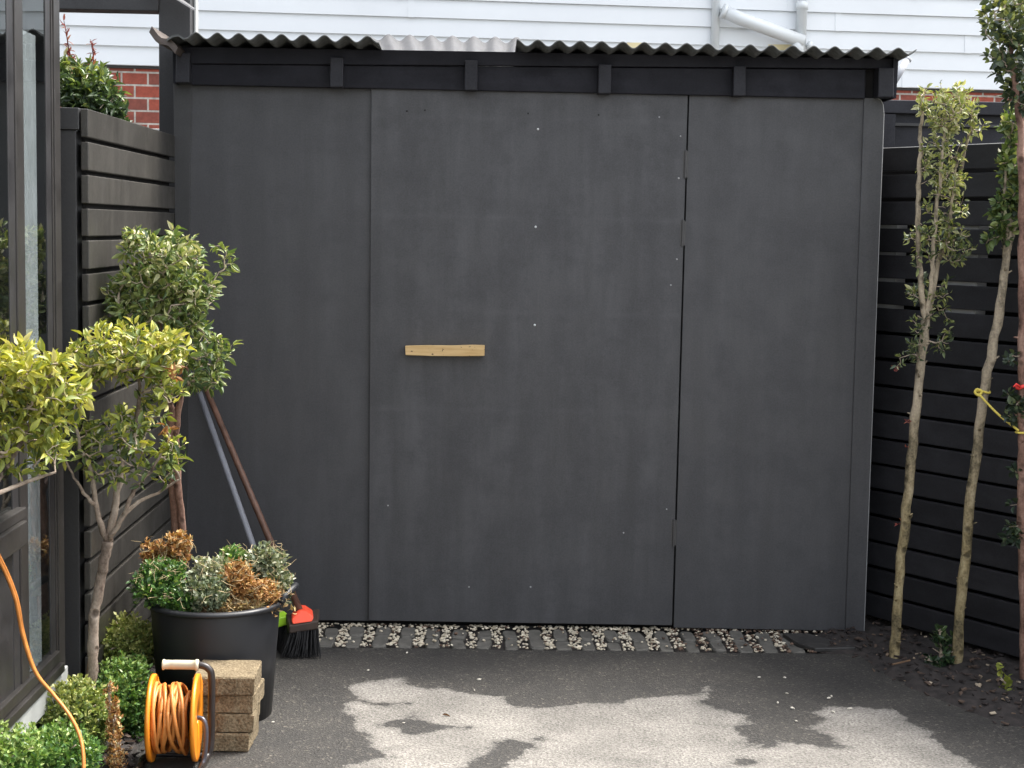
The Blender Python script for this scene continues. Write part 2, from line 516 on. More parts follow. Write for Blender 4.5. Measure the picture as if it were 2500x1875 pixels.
class MB:
    def __init__(s):
        s.v = []
        s.f = []
        s.tint = None
        s.n = 0

    def add(s, vs, fs):
        o = s.n
        s.v.append(np.asarray([tuple(p) for p in vs], dtype=float).reshape(-1, 3))
        s.n += len(vs)
        s.f.extend(tuple(i + o for i in f) for f in fs)
        return s

    def box(s, lo, hi):
        x0, y0, z0 = lo
        x1, y1, z1 = hi
        return s.hexa([(x0, y0, z0), (x1, y0, z0), (x1, y0, z1), (x0, y0, z1)], [(x0, y1, z0), (x1, y1, z0), (x1, y1, z1), (x0, y1, z1)])

    def hexa(s, a, b):                 # a: 4 front corners (anticlockwise seen from the front), b: the 4 behind
        return s.add(list(a) + list(b), [(0, 1, 2, 3), (5, 4, 7, 6), (4, 0, 3, 7), (1, 5, 6, 2), (3, 2, 6, 7), (4, 5, 1, 0)])

    def prism(s, pts, vec):            # any polygon pushed along vec
        k = len(pts)
        pts = [Vector(p) for p in pts]
        q = [p + Vector(vec) for p in pts]
        fs = [tuple(range(k)), tuple(range(2 * k - 1, k - 1, -1))]
        fs += [(i, i + k, (i + 1) % k + k, (i + 1) % k) for i in range(k)]
        return s.add(pts + q, fs)

    def tube(s, pts, rad, sides=8, cap=True):
        pts = [Vector(p) for p in pts]
        k = len(pts)
        rad = [rad] * k if isinstance(rad, (int, float)) else list(rad)
        up = Vector((0.13, 0.21, 0.97))
        vs, fs = [], []
        prev = None
        for i, p in enumerate(pts):
            t = (pts[min(i + 1, k - 1)] - pts[max(i - 1, 0)])
            t = t.normalized() if t.length > 1e-9 else Vector((0, 0, 1))
            if prev is None:
                ref = up if abs(t.dot(up)) < 0.95 else Vector((1, 0, 0))
                a = t.cross(ref).normalized()
            else:
                a = (prev - t * prev.dot(t))
                a = a.normalized() if a.length > 1e-6 else t.orthogonal().normalized()
            prev = a
            b = t.cross(a)
            for j in range(sides):
                g = 2 * math.pi * j / sides
                vs.append(p + (a * math.cos(g) + b * math.sin(g)) * rad[i])
        for i in range(k - 1):
            for j in range(sides):
                j2 = (j + 1) % sides
                fs.append((i * sides + j, i * sides + j2, (i + 1) * sides + j2, (i + 1) * sides + j))
        if cap:
            fs.append(tuple(range(sides - 1, -1, -1)))
            fs.append(tuple((k - 1) * sides + j for j in range(sides)))
        return s.add(vs, fs)

    def lathe(s, prof, c, axis='Z', seg=40, closed=False):
        vs, fs = [], []
        for r, h in prof:
            for j in range(seg):
                g = 2 * math.pi * j / seg
                a, b = r * math.cos(g), r * math.sin(g)
                vs.append((c[0] + a, c[1] + b, c[2] + h) if axis == 'Z' else (c[0] + h, c[1] + a, c[2] + b))
        k = len(prof)
        for i in range(k if closed else k - 1):
            i2 = (i + 1) % k
            for j in range(seg):
                j2 = (j + 1) % seg
                fs.append((i * seg + j, i * seg + j2, i2 * seg + j2, i2 * seg + j))
        if not closed:
            if prof[0][0] > 1e-6:
                fs.append(tuple(range(seg - 1, -1, -1)))
            if prof[-1][0] > 1e-6:
                fs.append(tuple((k - 1) * seg + j for j in range(seg)))
        return s.add(vs, fs)

    def build(s, name, mat, parent=None, mat2=None, split=0, bevel=0.0, smooth=False, base=None):
        V = np.concatenate(s.v) if s.v else np.zeros((0, 3))
        off = world_loc(parent) if parent is not None else (Vector(base) if base is not None else Vector((0, 0, 0)))
        V = V - np.array(off)
        me = bpy.data.meshes.new(name)
        me.from_pydata(V.tolist(), [], s.f)
        if s.tint is not None:
            a = me.attributes.new('tint', 'FLOAT', 'POINT')
            a.data.foreach_set('value', np.concatenate(s.tint).astype(np.float32))
        me.materials.append(mat)
        if mat2:
            me.materials.append(mat2)
            me.polygons.foreach_set('material_index', [0 if i < split else 1 for i in range(len(me.polygons))])
        if smooth:
            me.polygons.foreach_set('use_smooth', [True] * len(me.polygons))
        me.update()
        o = bpy.data.objects.new(name, me)
        C.objects.link(o)
        if parent is not None:
            o.parent = parent
        elif base is not None:
            o.location = base
        if bevel:
            b = o.modifiers.new('bevel', 'BEVEL')
            b.width = bevel
            b.segments = 2
            b.limit_method = 'ANGLE'
        return o


def quadpanel(mb, pxs, Y, thick):      # pxs: TL, TR, BR, BL measured on the plane Y; board of given thickness behind it
    tl, tr, br, bl = [at(x, y, Y) for x, y in pxs]
    bk_ = Vector((0, thick, 0))
    return mb.hexa([bl, br, tr, tl], [bl + bk_, br + bk_, tr + bk_, tl + bk_])


def smooth_path(pts, n=8):
    """Catmull-Rom through the points"""
    P = [Vector(p) for p in pts]
    P = [P[0] * 2 - P[1]] + P + [P[-1] * 2 - P[-2]]
    out = []
    for i in range(1, len(P) - 2):
        a, b, c, d_ = P[i - 1], P[i], P[i + 1], P[i + 2]
        for j in range(n):
            t = j / n
            out.append(0.5 * ((2 * b) + (c - a) * t + (2 * a - 5 * b + 4 * c - d_) * t * t + (3 * b - a - 3 * c + d_) * t ** 3))
    out.append(P[-2])
    return out


def catrad(r, n=8):
    out = []
    for i in range(len(r) - 1):
        out += [r[i] + (r[i + 1] - r[i]) * j / n for j in range(n)]
    return out + [r[-1]]


# leaves ----------------------------------------------------------------
def leaf_template(width=0.30, fine=True, droop=0.18, fold=0.10):
    if fine:
        ts = [0.22, 0.52, 0.80]
        ws = [0.75, 1.0, 0.58]
    else:
        ts = [0.5]
        ws = [1.0]
    v = [(0, 0, 0)]
    for t, q in zip(ts, ws):
        hw = width * q
        z = -droop * t * t
        v += [(t, -hw, z + fold * q), (t, 0, z), (t, hw, z + fold * q)]
    v.append((1, 0, -droop))
    k = len(v) - 1
    f = [(0, 2, 1), (0, 3, 2)]
    for i in range(len(ts) - 1):
        b = 1 + 3 * i
        f += [(b, b + 1, b + 4, b + 3), (b + 1, b + 2, b + 5, b + 4)]
    b = 1 + 3 * (len(ts) - 1)
    f += [(b, b + 1, k), (b + 1, b + 2, k)]
    return np.array(v, float), f


def add_leaves(mb, pos, dirs, size, tint, tmpl, upbias=0.8):
    """pos, dirs (N,3), size (N), tint (N)"""
    tv, tf = tmpl
    N = len(pos)
    if N == 0:
        return
    d = dirs / (np.linalg.norm(dirs, axis=1, keepdims=True) + 1e-9)
    nrm = rng.normal(size=(N, 3)) * 0.7 + np.array([0, 0, upbias])
    s_ = np.cross(nrm, d)
    s_ /= np.linalg.norm(s_, axis=1, keepdims=True) + 1e-9
    n_ = np.cross(d, s_)
    q = tv[None, :, 0, None] * d[:, None, :] + tv[None, :, 1, None] * s_[:, None, :] + tv[None, :, 2, None] * n_[:, None, :]
    q = pos[:, None, :] + q * size[:, None, None]
    o = mb.n
    k = len(tv)
    mb.v.append(q.reshape(-1, 3))
    mb.n += N * k
    for i in range(N):
        b = o + i * k
        mb.f.extend(tuple(j + b for j in f) for f in tf)
    if mb.tint is None:
        mb.tint = []
    mb.tint.append(np.repeat(np.clip(tint, 0, 1), k))


def grow(trunks, targets, step=0.03, twig_r=0.0016, lift=0.25, sides=5, stubs=0):
    """trunks: list of (points, radii). Each target is reached by a branch from the nearest wood. Returns wood mesh, twig paths."""
    mb = MB()
    nodes, parent, fixed = [], [], []
    for pts, rad in trunks:
        mb.tube(pts, [r * (1 + random.gauss(0, 0.05)) for r in rad], 12)
        for _ in range(stubs if max(rad) > 0.0125 else 0):
            i = random.randrange(1, len(pts) - 1)
            g_ = random.uniform(0, 6.28)
            d_ = Vector((math.cos(g_), math.sin(g_), random.uniform(0.1, 0.9)))
            L_ = random.uniform(0.008, 0.022)
            q = Vector(pts[i]) + (Vector(pts[i + 1]) - Vector(pts[i])) * random.random()
            mb.tube([q + d_ * rad[i] * 0.6, q + d_ * (rad[i] * 0.9 + L_ * 0.4), q + d_ * (rad[i] + L_ * 0.8)], [rad[i] * 0.38, 0.0035, 0.0018], 6)
        k0 = max(int(len(pts) * 0.45), 0) if len(trunks) == 1 else 0
        for i, p in enumerate(pts):
            if i >= k0:
                nodes.append(np.array(p))
                parent.append(-1)
                fixed.append(rad[i])
    nodes = list(nodes)
    mb.split = len(mb.f)
    T = np.array(targets)
    dist = np.array([np.min(np.linalg.norm(np.array(nodes) - t, axis=1)) for t in T])
    paths = []
    load = {}
    idx_paths = []
    for ti in np.argsort(dist):
        t = T[ti]
        A = np.array(nodes)
        dv = t - A
        dl = np.linalg.norm(dv, axis=1)
        cost = dl * (1 + 0.5 * np.clip(-(dv[:, 2]) / (dl + 1e-6), 0, 1))
        j = int(np.argmin(cost))
        L = dl[j]
        k = max(2, int(L / step))
        p0 = A[j]
        bend = rng.normal(size=3) * 0.10 * L
        bend[2] += -lift * L * 0.4
        ids = [j]
        path = [p0]
        for q in range(1, k + 1):
            u = q / k
            p = p0 + (t - p0) * u + bend * (4 * u * (1 - u)) * 0.5 + rng.normal(size=3) * 0.003
            nodes.append(p)
            parent.append(ids[-1])
            fixed.append(None)
            ids.append(len(nodes) - 1)
            path.append(p)
        idx_paths.append(ids)
        paths.append(np.array(path))
        m = ids[-1]
        while m != -1:
            load[m] = load.get(m, 0) + 1
            m = parent[m]
    for ids in idx_paths:
        r = []
        for i in ids:
            x = twig_r * (load.get(i, 1) ** 0.45)
            r.append(x if fixed[i] is None else min(fixed[i] * 0.8, x))
        if len(r) > 1:
            r[0] = min(r[0], r[1] * 1.15)
        r[-1] *= 0.6
        mb.tube([Vector(nodes[i]) for i in ids], r, sides, cap=False)
    return mb, paths


def leafify(mb, paths, tmpl, size, per=9, tintf=None, spread=0.9, frac=0.65, jitter=0.006, upbias=0.8):
    P, D = [], []
    for p in paths:
        k = len(p)
        dirn = p[-1] - p[max(0, k - 3)]
        dirn = dirn / (np.linalg.norm(dirn) + 1e-9)
        m = max(2, int(per * (0.7 + 0.6 * random.random())))
        for q in range(m):
            u = 1 - frac * (q / m) ** 1.4
            x = u * (k - 1)
            i = min(int(x), k - 2)
            pt = p[i] + (p[i + 1] - p[i]) * (x - i)
            side = rng.normal(size=3)
            side -= dirn * side.dot(dirn)
            side /= np.linalg.norm(side) + 1e-9
            dd_ = dirn * (0.75 if q < 3 else 0.35) + side * spread + np.array([0, 0, 0.12])
            P.append(pt + side * jitter)
            D.append(dd_)
    P, D = np.array(P), np.array(D)
    sz = size * (0.5 + 0.95 * rng.random(len(P)))
    tn = tintf(P) if tintf else rng.random(len(P))
    add_leaves(mb, P, D, sz, tn, tmpl, upbias)


def in_ell(cx, cy, Y, rx, ry, dep, n, hollow=0.0):
    """n points in an ellipsoid given in measured units across and up, metres in depth"""
    c = np.array(at(cx, cy, Y))
    ex, ez = px(rx, Y), px(ry, Y)
    out = []
    while len(out) < n:
        q = rng.uniform(-1, 1, 3)
        r = np.linalg.norm(q)
        if hollow <= r <= 1:
            out.append(c + q * np.array([ex, dep, ez]))
    return out


LEAF = leaf_template(0.20, True, 0.36, 0.15)
LEAF_W = leaf_template(0.29, True, 0.2, 0.14)
LEAF_S = leaf_template(0.30, False, 0.1, 0.12)
LEAF_N = leaf_template(0.16, True, 0.3, 0.08)


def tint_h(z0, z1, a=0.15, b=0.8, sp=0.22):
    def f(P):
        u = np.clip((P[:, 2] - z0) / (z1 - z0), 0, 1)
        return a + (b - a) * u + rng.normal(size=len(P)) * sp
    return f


# ================================================================== SETTING
# driveway with dry patches --------------------------------------------
def c5(x, y):
    return gr((600 + x / 3.16) / K, (1400 + y / 3.16) / K)


def c6(x, y):
    return gr((1200 + x / 3.16) / K, (1400 + y / 3.16) / K)


def c7(x, y):
    return gr((1800 + x / 2.886) / K, (1300 + y / 2.886) / K)


dry_poly = [c5(*p) for p in [(740, 1560), (800, 1475), (950, 1440), (1130, 1405), (930, 1335), (960, 1265), (850, 1190), (850, 1110), (770, 1060), (745, 1000), (880, 990), (860, 930), (765, 885), (860, 855), (1050, 825), (1160, 802), (1222, 800), (1240, 850), (1400, 885), (1560, 870), (1640, 915), (1800, 935)]]
dry_poly += [c6(*p) for p in [(100, 945), (75, 970), (170, 1022), (280, 1050), (550, 1020), (760, 1000), (1000, 1005), (1080, 970), (1300, 950), (1500, 940), (1625, 932), (1635, 880), (1700, 855), (1680, 900), (1670, 945), (1615, 985), (1700, 1030), (1830, 1065), (1985, 1090), (1930, 1105), (2040, 1165), (1830, 1180), (1950, 1250), (1960, 1310), (2080, 1350), (2190, 1325)]]
dry_poly += [c7(*p) for p in [(60, 1485), (160, 1520), (300, 1475), (470, 1490), (640, 1515), (760, 1510), (650, 1450), (560, 1392), (485, 1382), (625, 1330), (560, 1292), (485, 1262), (720, 1225), (850, 1230), (1080, 1245), (1180, 1300), (1240, 1350), (1385, 1410), (1350, 1440), (1510, 1540), (1610, 1600), (1690, 1660)]]
dry_poly += [Vector((1.55, 4.1, 0)), Vector((1.45, 3.2, 0)), Vector((0.6, 2.6, 0)), Vector((-0.3, 3.3, 0)), Vector((-0.45, 4.0, 0))]
wet_holes = [
    [c5(*p) for p in [(1030, 1165), (1150, 1135), (1270, 1108), (1450, 1165), (1720, 1185), (1480, 1212), (1440, 1242), (1260, 1242), (1150, 1190)]],
    [c5(*p) for p in [(2060, 1272), (2180, 1308), (2212, 1345), (2080, 1440), (1985, 1505), (1900, 1600), (1560, 1600), (1640, 1501), (1850, 1405), (1950, 1310)]],
    [c6(*p) for p in [(300, 1280), (400, 1260), (430, 1285), (330, 1300)]],
    [c6(*p) for p in [(1860, 1450), (1950, 1430), (2060, 1455), (1960, 1480)]],
    [c5(*p) for p in [(1080, 1345), (1180, 1330), (1170, 1345), (1100, 1358)]],
    [c5(*p) for p in [(900, 985), (1060, 1000), (1340, 1000), (1060, 1022), (960, 1015)]],
    [c7(*p) for p in [(-40, 1605), (70, 1590), (140, 1620), (60, 1640), (-40, 1640)]],
]


def sdf(P, poly):                      # >0 inside
    pts = np.array([(p.x, p.y) for p in poly])
    a = pts
    b = np.roll(pts, -1, axis=0)
    best = np.full(len(P), 1e9)
    inside = np.zeros(len(P), bool)
    for (ax, ay), (bx, by) in zip(a, b):
        ex, ey = bx - ax, by - ay
        t = np.clip(((P[:, 0] - ax) * ex + (P[:, 1] - ay) * ey) / (ex * ex + ey * ey + 1e-12), 0, 1)
        best = np.minimum(best, np.hypot(P[:, 0] - ax - t * ex, P[:, 1] - ay - t * ey))
        with np.errstate(divide='ignore', invalid='ignore'):
            c = ((ay > P[:, 1]) != (by > P[:, 1])) & (P[:, 0] < ex * (P[:, 1] - ay) / (ey if abs(ey) > 1e-12 else 1e-12) + ax)
        inside ^= c
    return np.where(inside, best, -best)


STRIP_F, STRIP_B = 5.835, 6.17        # cobble strip front and back
gx = np.concatenate([np.linspace(-1.25, 2.3, 240)])
gy = np.concatenate([np.linspace(-3.0, 3.3, 20), np.linspace(3.35, STRIP_F, 170)])
XX, YY = np.meshgrid(gx, gy)
PP = np.stack([XX.ravel(), YY.ravel()], 1)
dryv = sdf(PP, dry_poly)
for hole in wet_holes:
    dryv = np.minimum(dryv, -sdf(PP, hole))
dryv = np.clip(dryv, -0.3, 0.3)
near = PP[:, 1] < 3.0
dryv[near] = 0.3
me = bpy.data.meshes.new('driveway')
nx_, ny_ = len(gx), len(gy)
idx = np.arange(nx_ * ny_).reshape(ny_, nx_)
F_ = np.stack([idx[:-1, :-1], idx[:-1, 1:], idx[1:, 1:], idx[1:, :-1]], -1).reshape(-1, 4)
zz = 0.0015 * np.sin(PP[:, 0] * 9.1) * np.sin(PP[:, 1] * 7.3)
me.from_pydata(np.column_stack([PP, zz]).tolist(), [], F_.tolist())
a = me.attributes.new('dry', 'FLOAT', 'POINT')
a.data.foreach_set('value', dryv.astype(np.float32))
me.materials.append(M['asphalt'])
me.polygons.foreach_set('use_smooth', [True] * len(me.polygons))
o = bpy.data.objects.new('driveway', me)
C.objects.link(o)
tag(o, kind='structure')

g = MB()
g.add([(-300, -300, -0.02), (300, -300, -0.02), (300, 300, -0.02), (-300, 300, -0.02)], [(0, 1, 2, 3)])
tag(g.build('ground', M['far_ground']), kind='structure')


# soil beds --------------------------------------------------------------
def soil_bed(name, poly, h=0.03, res=0.03):
    pts = np.array([(p[0], p[1]) for p in poly])
    x0, y0 = pts.min(0)
    x1, y1 = pts.max(0)
    xs = np.arange(x0 - res, x1 + 2 * res, res)
    ys = np.arange(y0 - res, y1 + 2 * res, res)
    X, Y = np.meshgrid(xs, ys)
    P = np.stack([X.ravel(), Y.ravel()], 1)
    s_ = sdf(P, [Vector((p[0], p[1], 0)) for p in poly])
    z = np.clip(s_ * 0.5, -0.03, h) + np.where(s_ > 0, 1, 0.2) * 0.008 * (np.sin(P[:, 0] * 41 + 2 * np.sin(P[:, 1] * 23)) * np.sin(P[:, 1] * 37) + rng.normal(size=len(P)) * 0.5)
    me = bpy.data.meshes.new(name)
    k = len(xs)
    idx = np.arange(len(P)).reshape(len(ys), k)
    F = np.stack([idx[:-1, :-1], idx[:-1, 1:], idx[1:, 1:], idx[1:, :-1]], -1).reshape(-1, 4)
    keep = (s_[F] > -0.05).all(1)
    me.from_pydata(np.column_stack([P, z]).tolist(), [], F[keep].tolist())
    me.materials.append(M['soil'])
    me.polygons.foreach_set('use_smooth', [True] * len(me.polygons))
    o = bpy.data.objects.new(name, me)
    C.objects.link(o)
    tag(o, kind='structure')
    return P[s_ > -0.015], z[s_ > -0.015]


def chips(name, P, z, n, smin=0.008, smax=0.03):
    mb = MB()
    mb.tint = []
    for i in rng.integers(0, len(P), n):
        L = random.uniform(smin, smax)
        W = L * random.uniform(0.25, 0.6)
        T = random.uniform(0.002, 0.006)
        R = (Matrix.Rotation(random.uniform(0, 6.28), 3, 'Z') @ Matrix.Rotation(random.gauss(0, 0.35), 3, 'X') @ Matrix.Rotation(random.gauss(0, 0.3), 3, 'Y'))
        c = Vector((P[i, 0] + random.uniform(-0.015, 0.015), P[i, 1] + random.uniform(-0.015, 0.015), z[i] + 0.006))
        pts = [c + R @ Vector(q) for q in [(-L / 2, -W / 2, 0), (L * 0.4, -W * 0.4, 0), (L / 2, W * 0.3, 0), (-L * 0.3, W / 2, 0)]]
        mb.prism(pts, R @ Vector((0, 0, T)))
        mb.tint.append(np.full(8, random.random() ** 1.3))
    return tag(mb.build(name, M['mulch']), kind='stuff')


bedR = [gr(*p) for p in [(1775, 1409), (1850, 1413), (1900, 1447), (1960, 1485), (2080, 1530), (2212, 1580)]]
bedR += [Vector((2.3, 3.9, 0)), Vector((3.2, 3.6, 0)), Vector((2.1, 6.3, 0)), Vector((1.40, 6.5, 0)), Vector((1.33, 6.1, 0))]
Pz = soil_bed('soil_bed_right', bedR, 0.016)
chips('bark_mulch', *Pz, 1500)
bedL = [Vector((-0.93, 3.3, 0)), Vector((-0.93, 4.3, 0)), gr(290, 1640), gr(300, 1560), gr(330, 1450), Vector((-0.93, 5.7, 0)), Vector((-0.8, 6.15, 0)), Vector((-1.24, 6.15, 0)), Vector((-1.24, 3.3, 0))]
Pz = soil_bed('soil_bed_left', bedL, 0.035)
chips('leaf_litter', *Pz, 1100)

# cobble strip -----------------------------------------------------------
mb = MB()
mb.box((-1.0, STRIP_F, -0.05), (1.75, STRIP_B + 0.2, -0.012))
tag(mb.build('cobble_bed', M['soil']), kind='structure')
sett = None
x = -0.665
col = 0
while x < 1.26:
    for row in range(2):
        W = random.uniform(0.052, 0.062)
        Dp = random.uniform(0.135, 0.152)
        if sett is None:
            b = MB()
            pts = [Vector((math.copysign(abs(math.cos(t)) ** 0.45, math.cos(t)) * 0.033, math.copysign(abs(math.sin(t)) ** 0.45, math.sin(t)) * 0.072, 0)) for t in np.linspace(0, 2 * math.pi, 20, endpoint=False)]
            lo = [p + Vector((0, 0, -0.06)) for p in pts]
            mid = [p + Vector((0, 0, -0.006)) for p in pts]
            top = [p * 0.88 for p in pts]
            k = 20
            b.add(lo + mid + top, [tuple(range(2 * k, 3 * k))] + [(i + r * k, (i + 1) % k + r * k, (i + 1) % k + (r + 1) * k, i + (r + 1) * k) for r in range(2) for i in range(k)])
            o = b.build('cobblestone', M['stone'], smooth=False)
            sett = o
        else:
            o = sett.copy()
            C.objects.link(o)
        o.location = (x + random.uniform(-0.006, 0.006), STRIP_F + 0.078 + row * 0.152 + random.uniform(-0.006, 0.006), 0.004 + random.uniform(-0.005, 0.004))
        o.rotation_euler = (random.gauss(0, 0.03), random.gauss(0, 0.04), random.gauss(0, 0.05))
        o.scale = (W / 0.066, Dp / 0.144, 1)
        tag(o, 'grey stone sett in the gravel-jointed strip along the foot of the shed', 'paving stone', 'grey setts along the foot of the shed')
    x += 0.0985
    col += 1

mb = MB()
mb.tint = []
ICO = [(0, 0, 1), (0.89, 0, 0.45), (0.28, 0.85, 0.45), (-0.72, 0.53, 0.45), (-0.72, -0.53, 0.45), (0.28, -0.85, 0.45), (0.72, 0.53, -0.45), (-0.28, 0.85, -0.45), (-0.89, 0, -0.45), (-0.28, -0.85, -0.45), (0.72, -0.53, -0.45), (0, 0, -1)]
ICOF = [(0, 1, 2), (0, 2, 3), (0, 3, 4), (0, 4, 5), (0, 5, 1), (1, 6, 2), (2, 7, 3), (3, 8, 4), (4, 9, 5), (5, 10, 1), (6, 7, 2), (7, 8, 3), (8, 9, 4), (9, 10, 5), (10, 6, 1), (11, 7, 6), (11, 8, 7), (11, 9, 8), (11, 10, 9), (11, 6, 10)]


def stone(mb, c, r, flat=0.6):
    R = Matrix.Rotation(random.uniform(0, 6.28), 3, 'Z') @ Matrix.Rotation(random.gauss(0, 0.4), 3, 'X')
    S = Vector((random.uniform(0.7, 1.35), random.uniform(0.6, 1.0), flat * random.uniform(0.7, 1.1)))
    mb.add([Vector(c) + R @ Vector((p[0] * S.x * r * random.uniform(0.85, 1.1), p[1] * S.y * r, p[2] * S.z * r)) for p in ICO], ICOF)


for i in range(1900):
    if i < 1350:                       # in the joints between the setts
        k = random.randint(0, 20)
        cx = -0.665 - 0.049 + 0.0985 * k + random.uniform(-0.019, 0.019)
        cy = random.uniform(STRIP_F + 0.005, STRIP_B)
        z = 0.004
    elif i < 1780:                     # along the back, against the shed
        cx = random.uniform(-0.72, 1.45)
        cy = STRIP_B - abs(random.gauss(0, 0.03))
        z = 0.008
    else:                              # strays
        cx = random.uniform(-0.7, 1.4)
        cy = random.uniform(STRIP_F + 0.02, STRIP_B)
        z = 0.009
    dark = cx > 0.75 and random.random() < 0.45 or random.random() < 0.12
    stone(mb, (cx, cy, z), random.uniform(0.004, 0.0095))
    mb.tint.append(np.full(12, random.uniform(0, 0.25) if dark else random.uniform(0.34, 1)))
tag(mb.build('gravel', M['gravel']), kind='stuff')

# flat dark slab at the right end of the strip
b = MB()
b.prism([gr(x, y, 0.0) for x, y in [(1690, 1377), (1745, 1377), (1850, 1408), (1760, 1410), (1722, 1398)]], (0, 0, 0.018))
tag(b.build('paving_slab', M['slab'], bevel=0.004), 'dark flat stone slab at the right end of the sett strip', 'slab')

# stray pebbles on the asphalt
proto = None
for x, y in [(879, 1412), (1035, 1470), (1025, 1493), (872, 1564), (795, 1450), (1700, 1500), (1711, 1532), (1680, 1520), (1790, 1510), (1796, 1506), (1836, 1533), (1799, 1540), (1720, 1560), (590, 1562), (1640, 1465), (1695, 1466)]:
    if proto is None:
        b = MB()
        stone(b, (0, 0, 0), 0.011, 0.55)
        o = proto = b.build('pebble', M['pebble'])
    else:
        o = proto.copy()
        C.objects.link(o)
    o.location = gr(x, y) + Vector((0, 0, 0.004))
    o.rotation_euler = (0, 0, random.uniform(0, 6))
    k = random.uniform(0.35, 0.7)
    o.scale = (k, k, k)
    tag(o, 'small pale pebble lying loose on the dark asphalt', 'pebble', 'stray pebbles on the asphalt')
b = MB()
add_leaves(b, np.array([gr(955, 1548)]) + np.array([[0, 0, 0.006]]), np.array([[1, 0.15, 0.02]]), np.array([0.028]), np.array([0.0]), LEAF)
tag(b.build('fallen_leaf', M['leaf_dead']), 'dark curled fallen leaf on the pale dry asphalt patch', 'leaf')

# ================================================================== SHED
YF = 6.15
shed = thing('shed', 'charcoal plywood shed with corrugated roof and wide flush door', 'shed', (0.17, YF, 0))
b = MB()
quadpanel(b, [(413, 176), (804, 190), (797, 1341), (404, 1335)], YF, 0.018)
wall_l = b.build('wall_panel', M['ply'], shed)
b = MB()
quadpanel(b, [(1489, 200), (1868, 206), (1826, 1363), (1455, 1356)], YF - 0.012, 0.018)
b.build('wall_panel', M['ply'], shed, bevel=0.0015)
b = MB()
quadpanel(b, [(802, 189), (1486, 203), (1451.5, 1351), (796, 1340.5)], YF - 0.018, 0.02)
door = b.build('door', M['door'], shed, bevel=0.0015)
# corner post left, trim right (rounded top)
b = MB()
quadpanel(b, [(374, 95), (413.5, 97), (404, 1338), (385, 1338)], YF - 0.006, 0.06)
b.build('corner_post', M['post'], shed, bevel=0.002)
b = MB()
trim = [(1867, 212), (1893, 212), (1902, 216), (1907, 226), (1909, 246), (1866, 1363), (1826.5, 1362)]
b.prism([at(x, y, YF - 0.02) for x, y in trim][::-1], (0, 0.02, 0))
b.build('corner_trim', M['ply'], shed)
# pale painted edge of the trim
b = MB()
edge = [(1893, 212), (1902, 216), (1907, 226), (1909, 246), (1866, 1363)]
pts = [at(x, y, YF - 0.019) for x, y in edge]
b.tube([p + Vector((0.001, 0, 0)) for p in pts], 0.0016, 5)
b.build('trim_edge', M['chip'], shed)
# dark gap and frame behind
b = MB()
b.box((-1.16, YF + 0.03, 0.03), (1.50, YF + 0.06, 2.1))
b.build('inner_frame', M['shedin'], shed)
for x0 in (-1.185, 1.475):
    b = MB()
    b.box((x0 if x0 < 0 else x0, YF + 0.062, 0.02), (x0 + 0.04, YF + 1.25, 2.18))
    b.build('side_wall', M['post'], shed)
b = MB()
b.box((-1.14, YF + 1.21, 0.02), (1.47, YF + 1.25, 2.18))
b.build('back_wall', M['post'], shed)
b = MB()
quadpanel(b, [(690, 1347), (1800, 1362), (1795, 1372), (690, 1356)], YF + 0.02, 0.05)
b.build('plinth_or_gap', M['nick_gap'], shed)  # black board set in as the shadow gap under the wall panels
# fascia
b = MB()
quadpanel(b, [(376, 100), (1932, 126), (1932, 148), (376, 137)], YF - 0.05, 0.03)
b.build('fascia_board', M['fascia'], shed, bevel=0.003)
b = MB()
quadpanel(b, [(413, 138), (1870, 150), (1869, 213), (413, 183)], YF - 0.035, 0.035)
b.build('fascia_board', M['fascia'], shed, bevel=0.003)
proto = None
for x0, x1, y0, y1, lab in [(380, 410, 113, 178, 'l'), (713, 742, 123, 188, ''), (1004, 1032, 130, 195, ''), (1293, 1321, 138, 202, ''), (1585, 1612, 142, 207, ''), (1898, 1932, 146, 210, 'r')]:
    b = MB()
    quadpanel(b, [(x0, y0), (x1, y0 + 0.5), (x1 - 1, y1), (x0 - 1, y1)], YF - 0.085, 0.08)
    b.build('rafter_end', M['rafter'], shed, bevel=0.004)
b = MB()
quadpanel(b, [(1930, 126), (1941, 126), (1936, 212), (1928, 212)], YF - 0.07, 1.2)
b.build('barge_board', M['fascia'], shed)
b = MB()
quadpanel(b, [(373, 96), (381, 98), (381, 181), (374, 180)], YF - 0.06, 1.2)
b.build('barge_board', M['fascia'], shed)
b = MB()
quadpanel(b, [(1869, 148), (1931, 149), (1931, 212), (1869, 211)], YF + 0.02, 0.03)
b.build('recess_board', M['nick_gap'], shed)

# corrugated roof
RY = 5.95
WAVE = 0.0783
c0 = at(423, 69, RY)
c1 = at(1957, 103, RY)


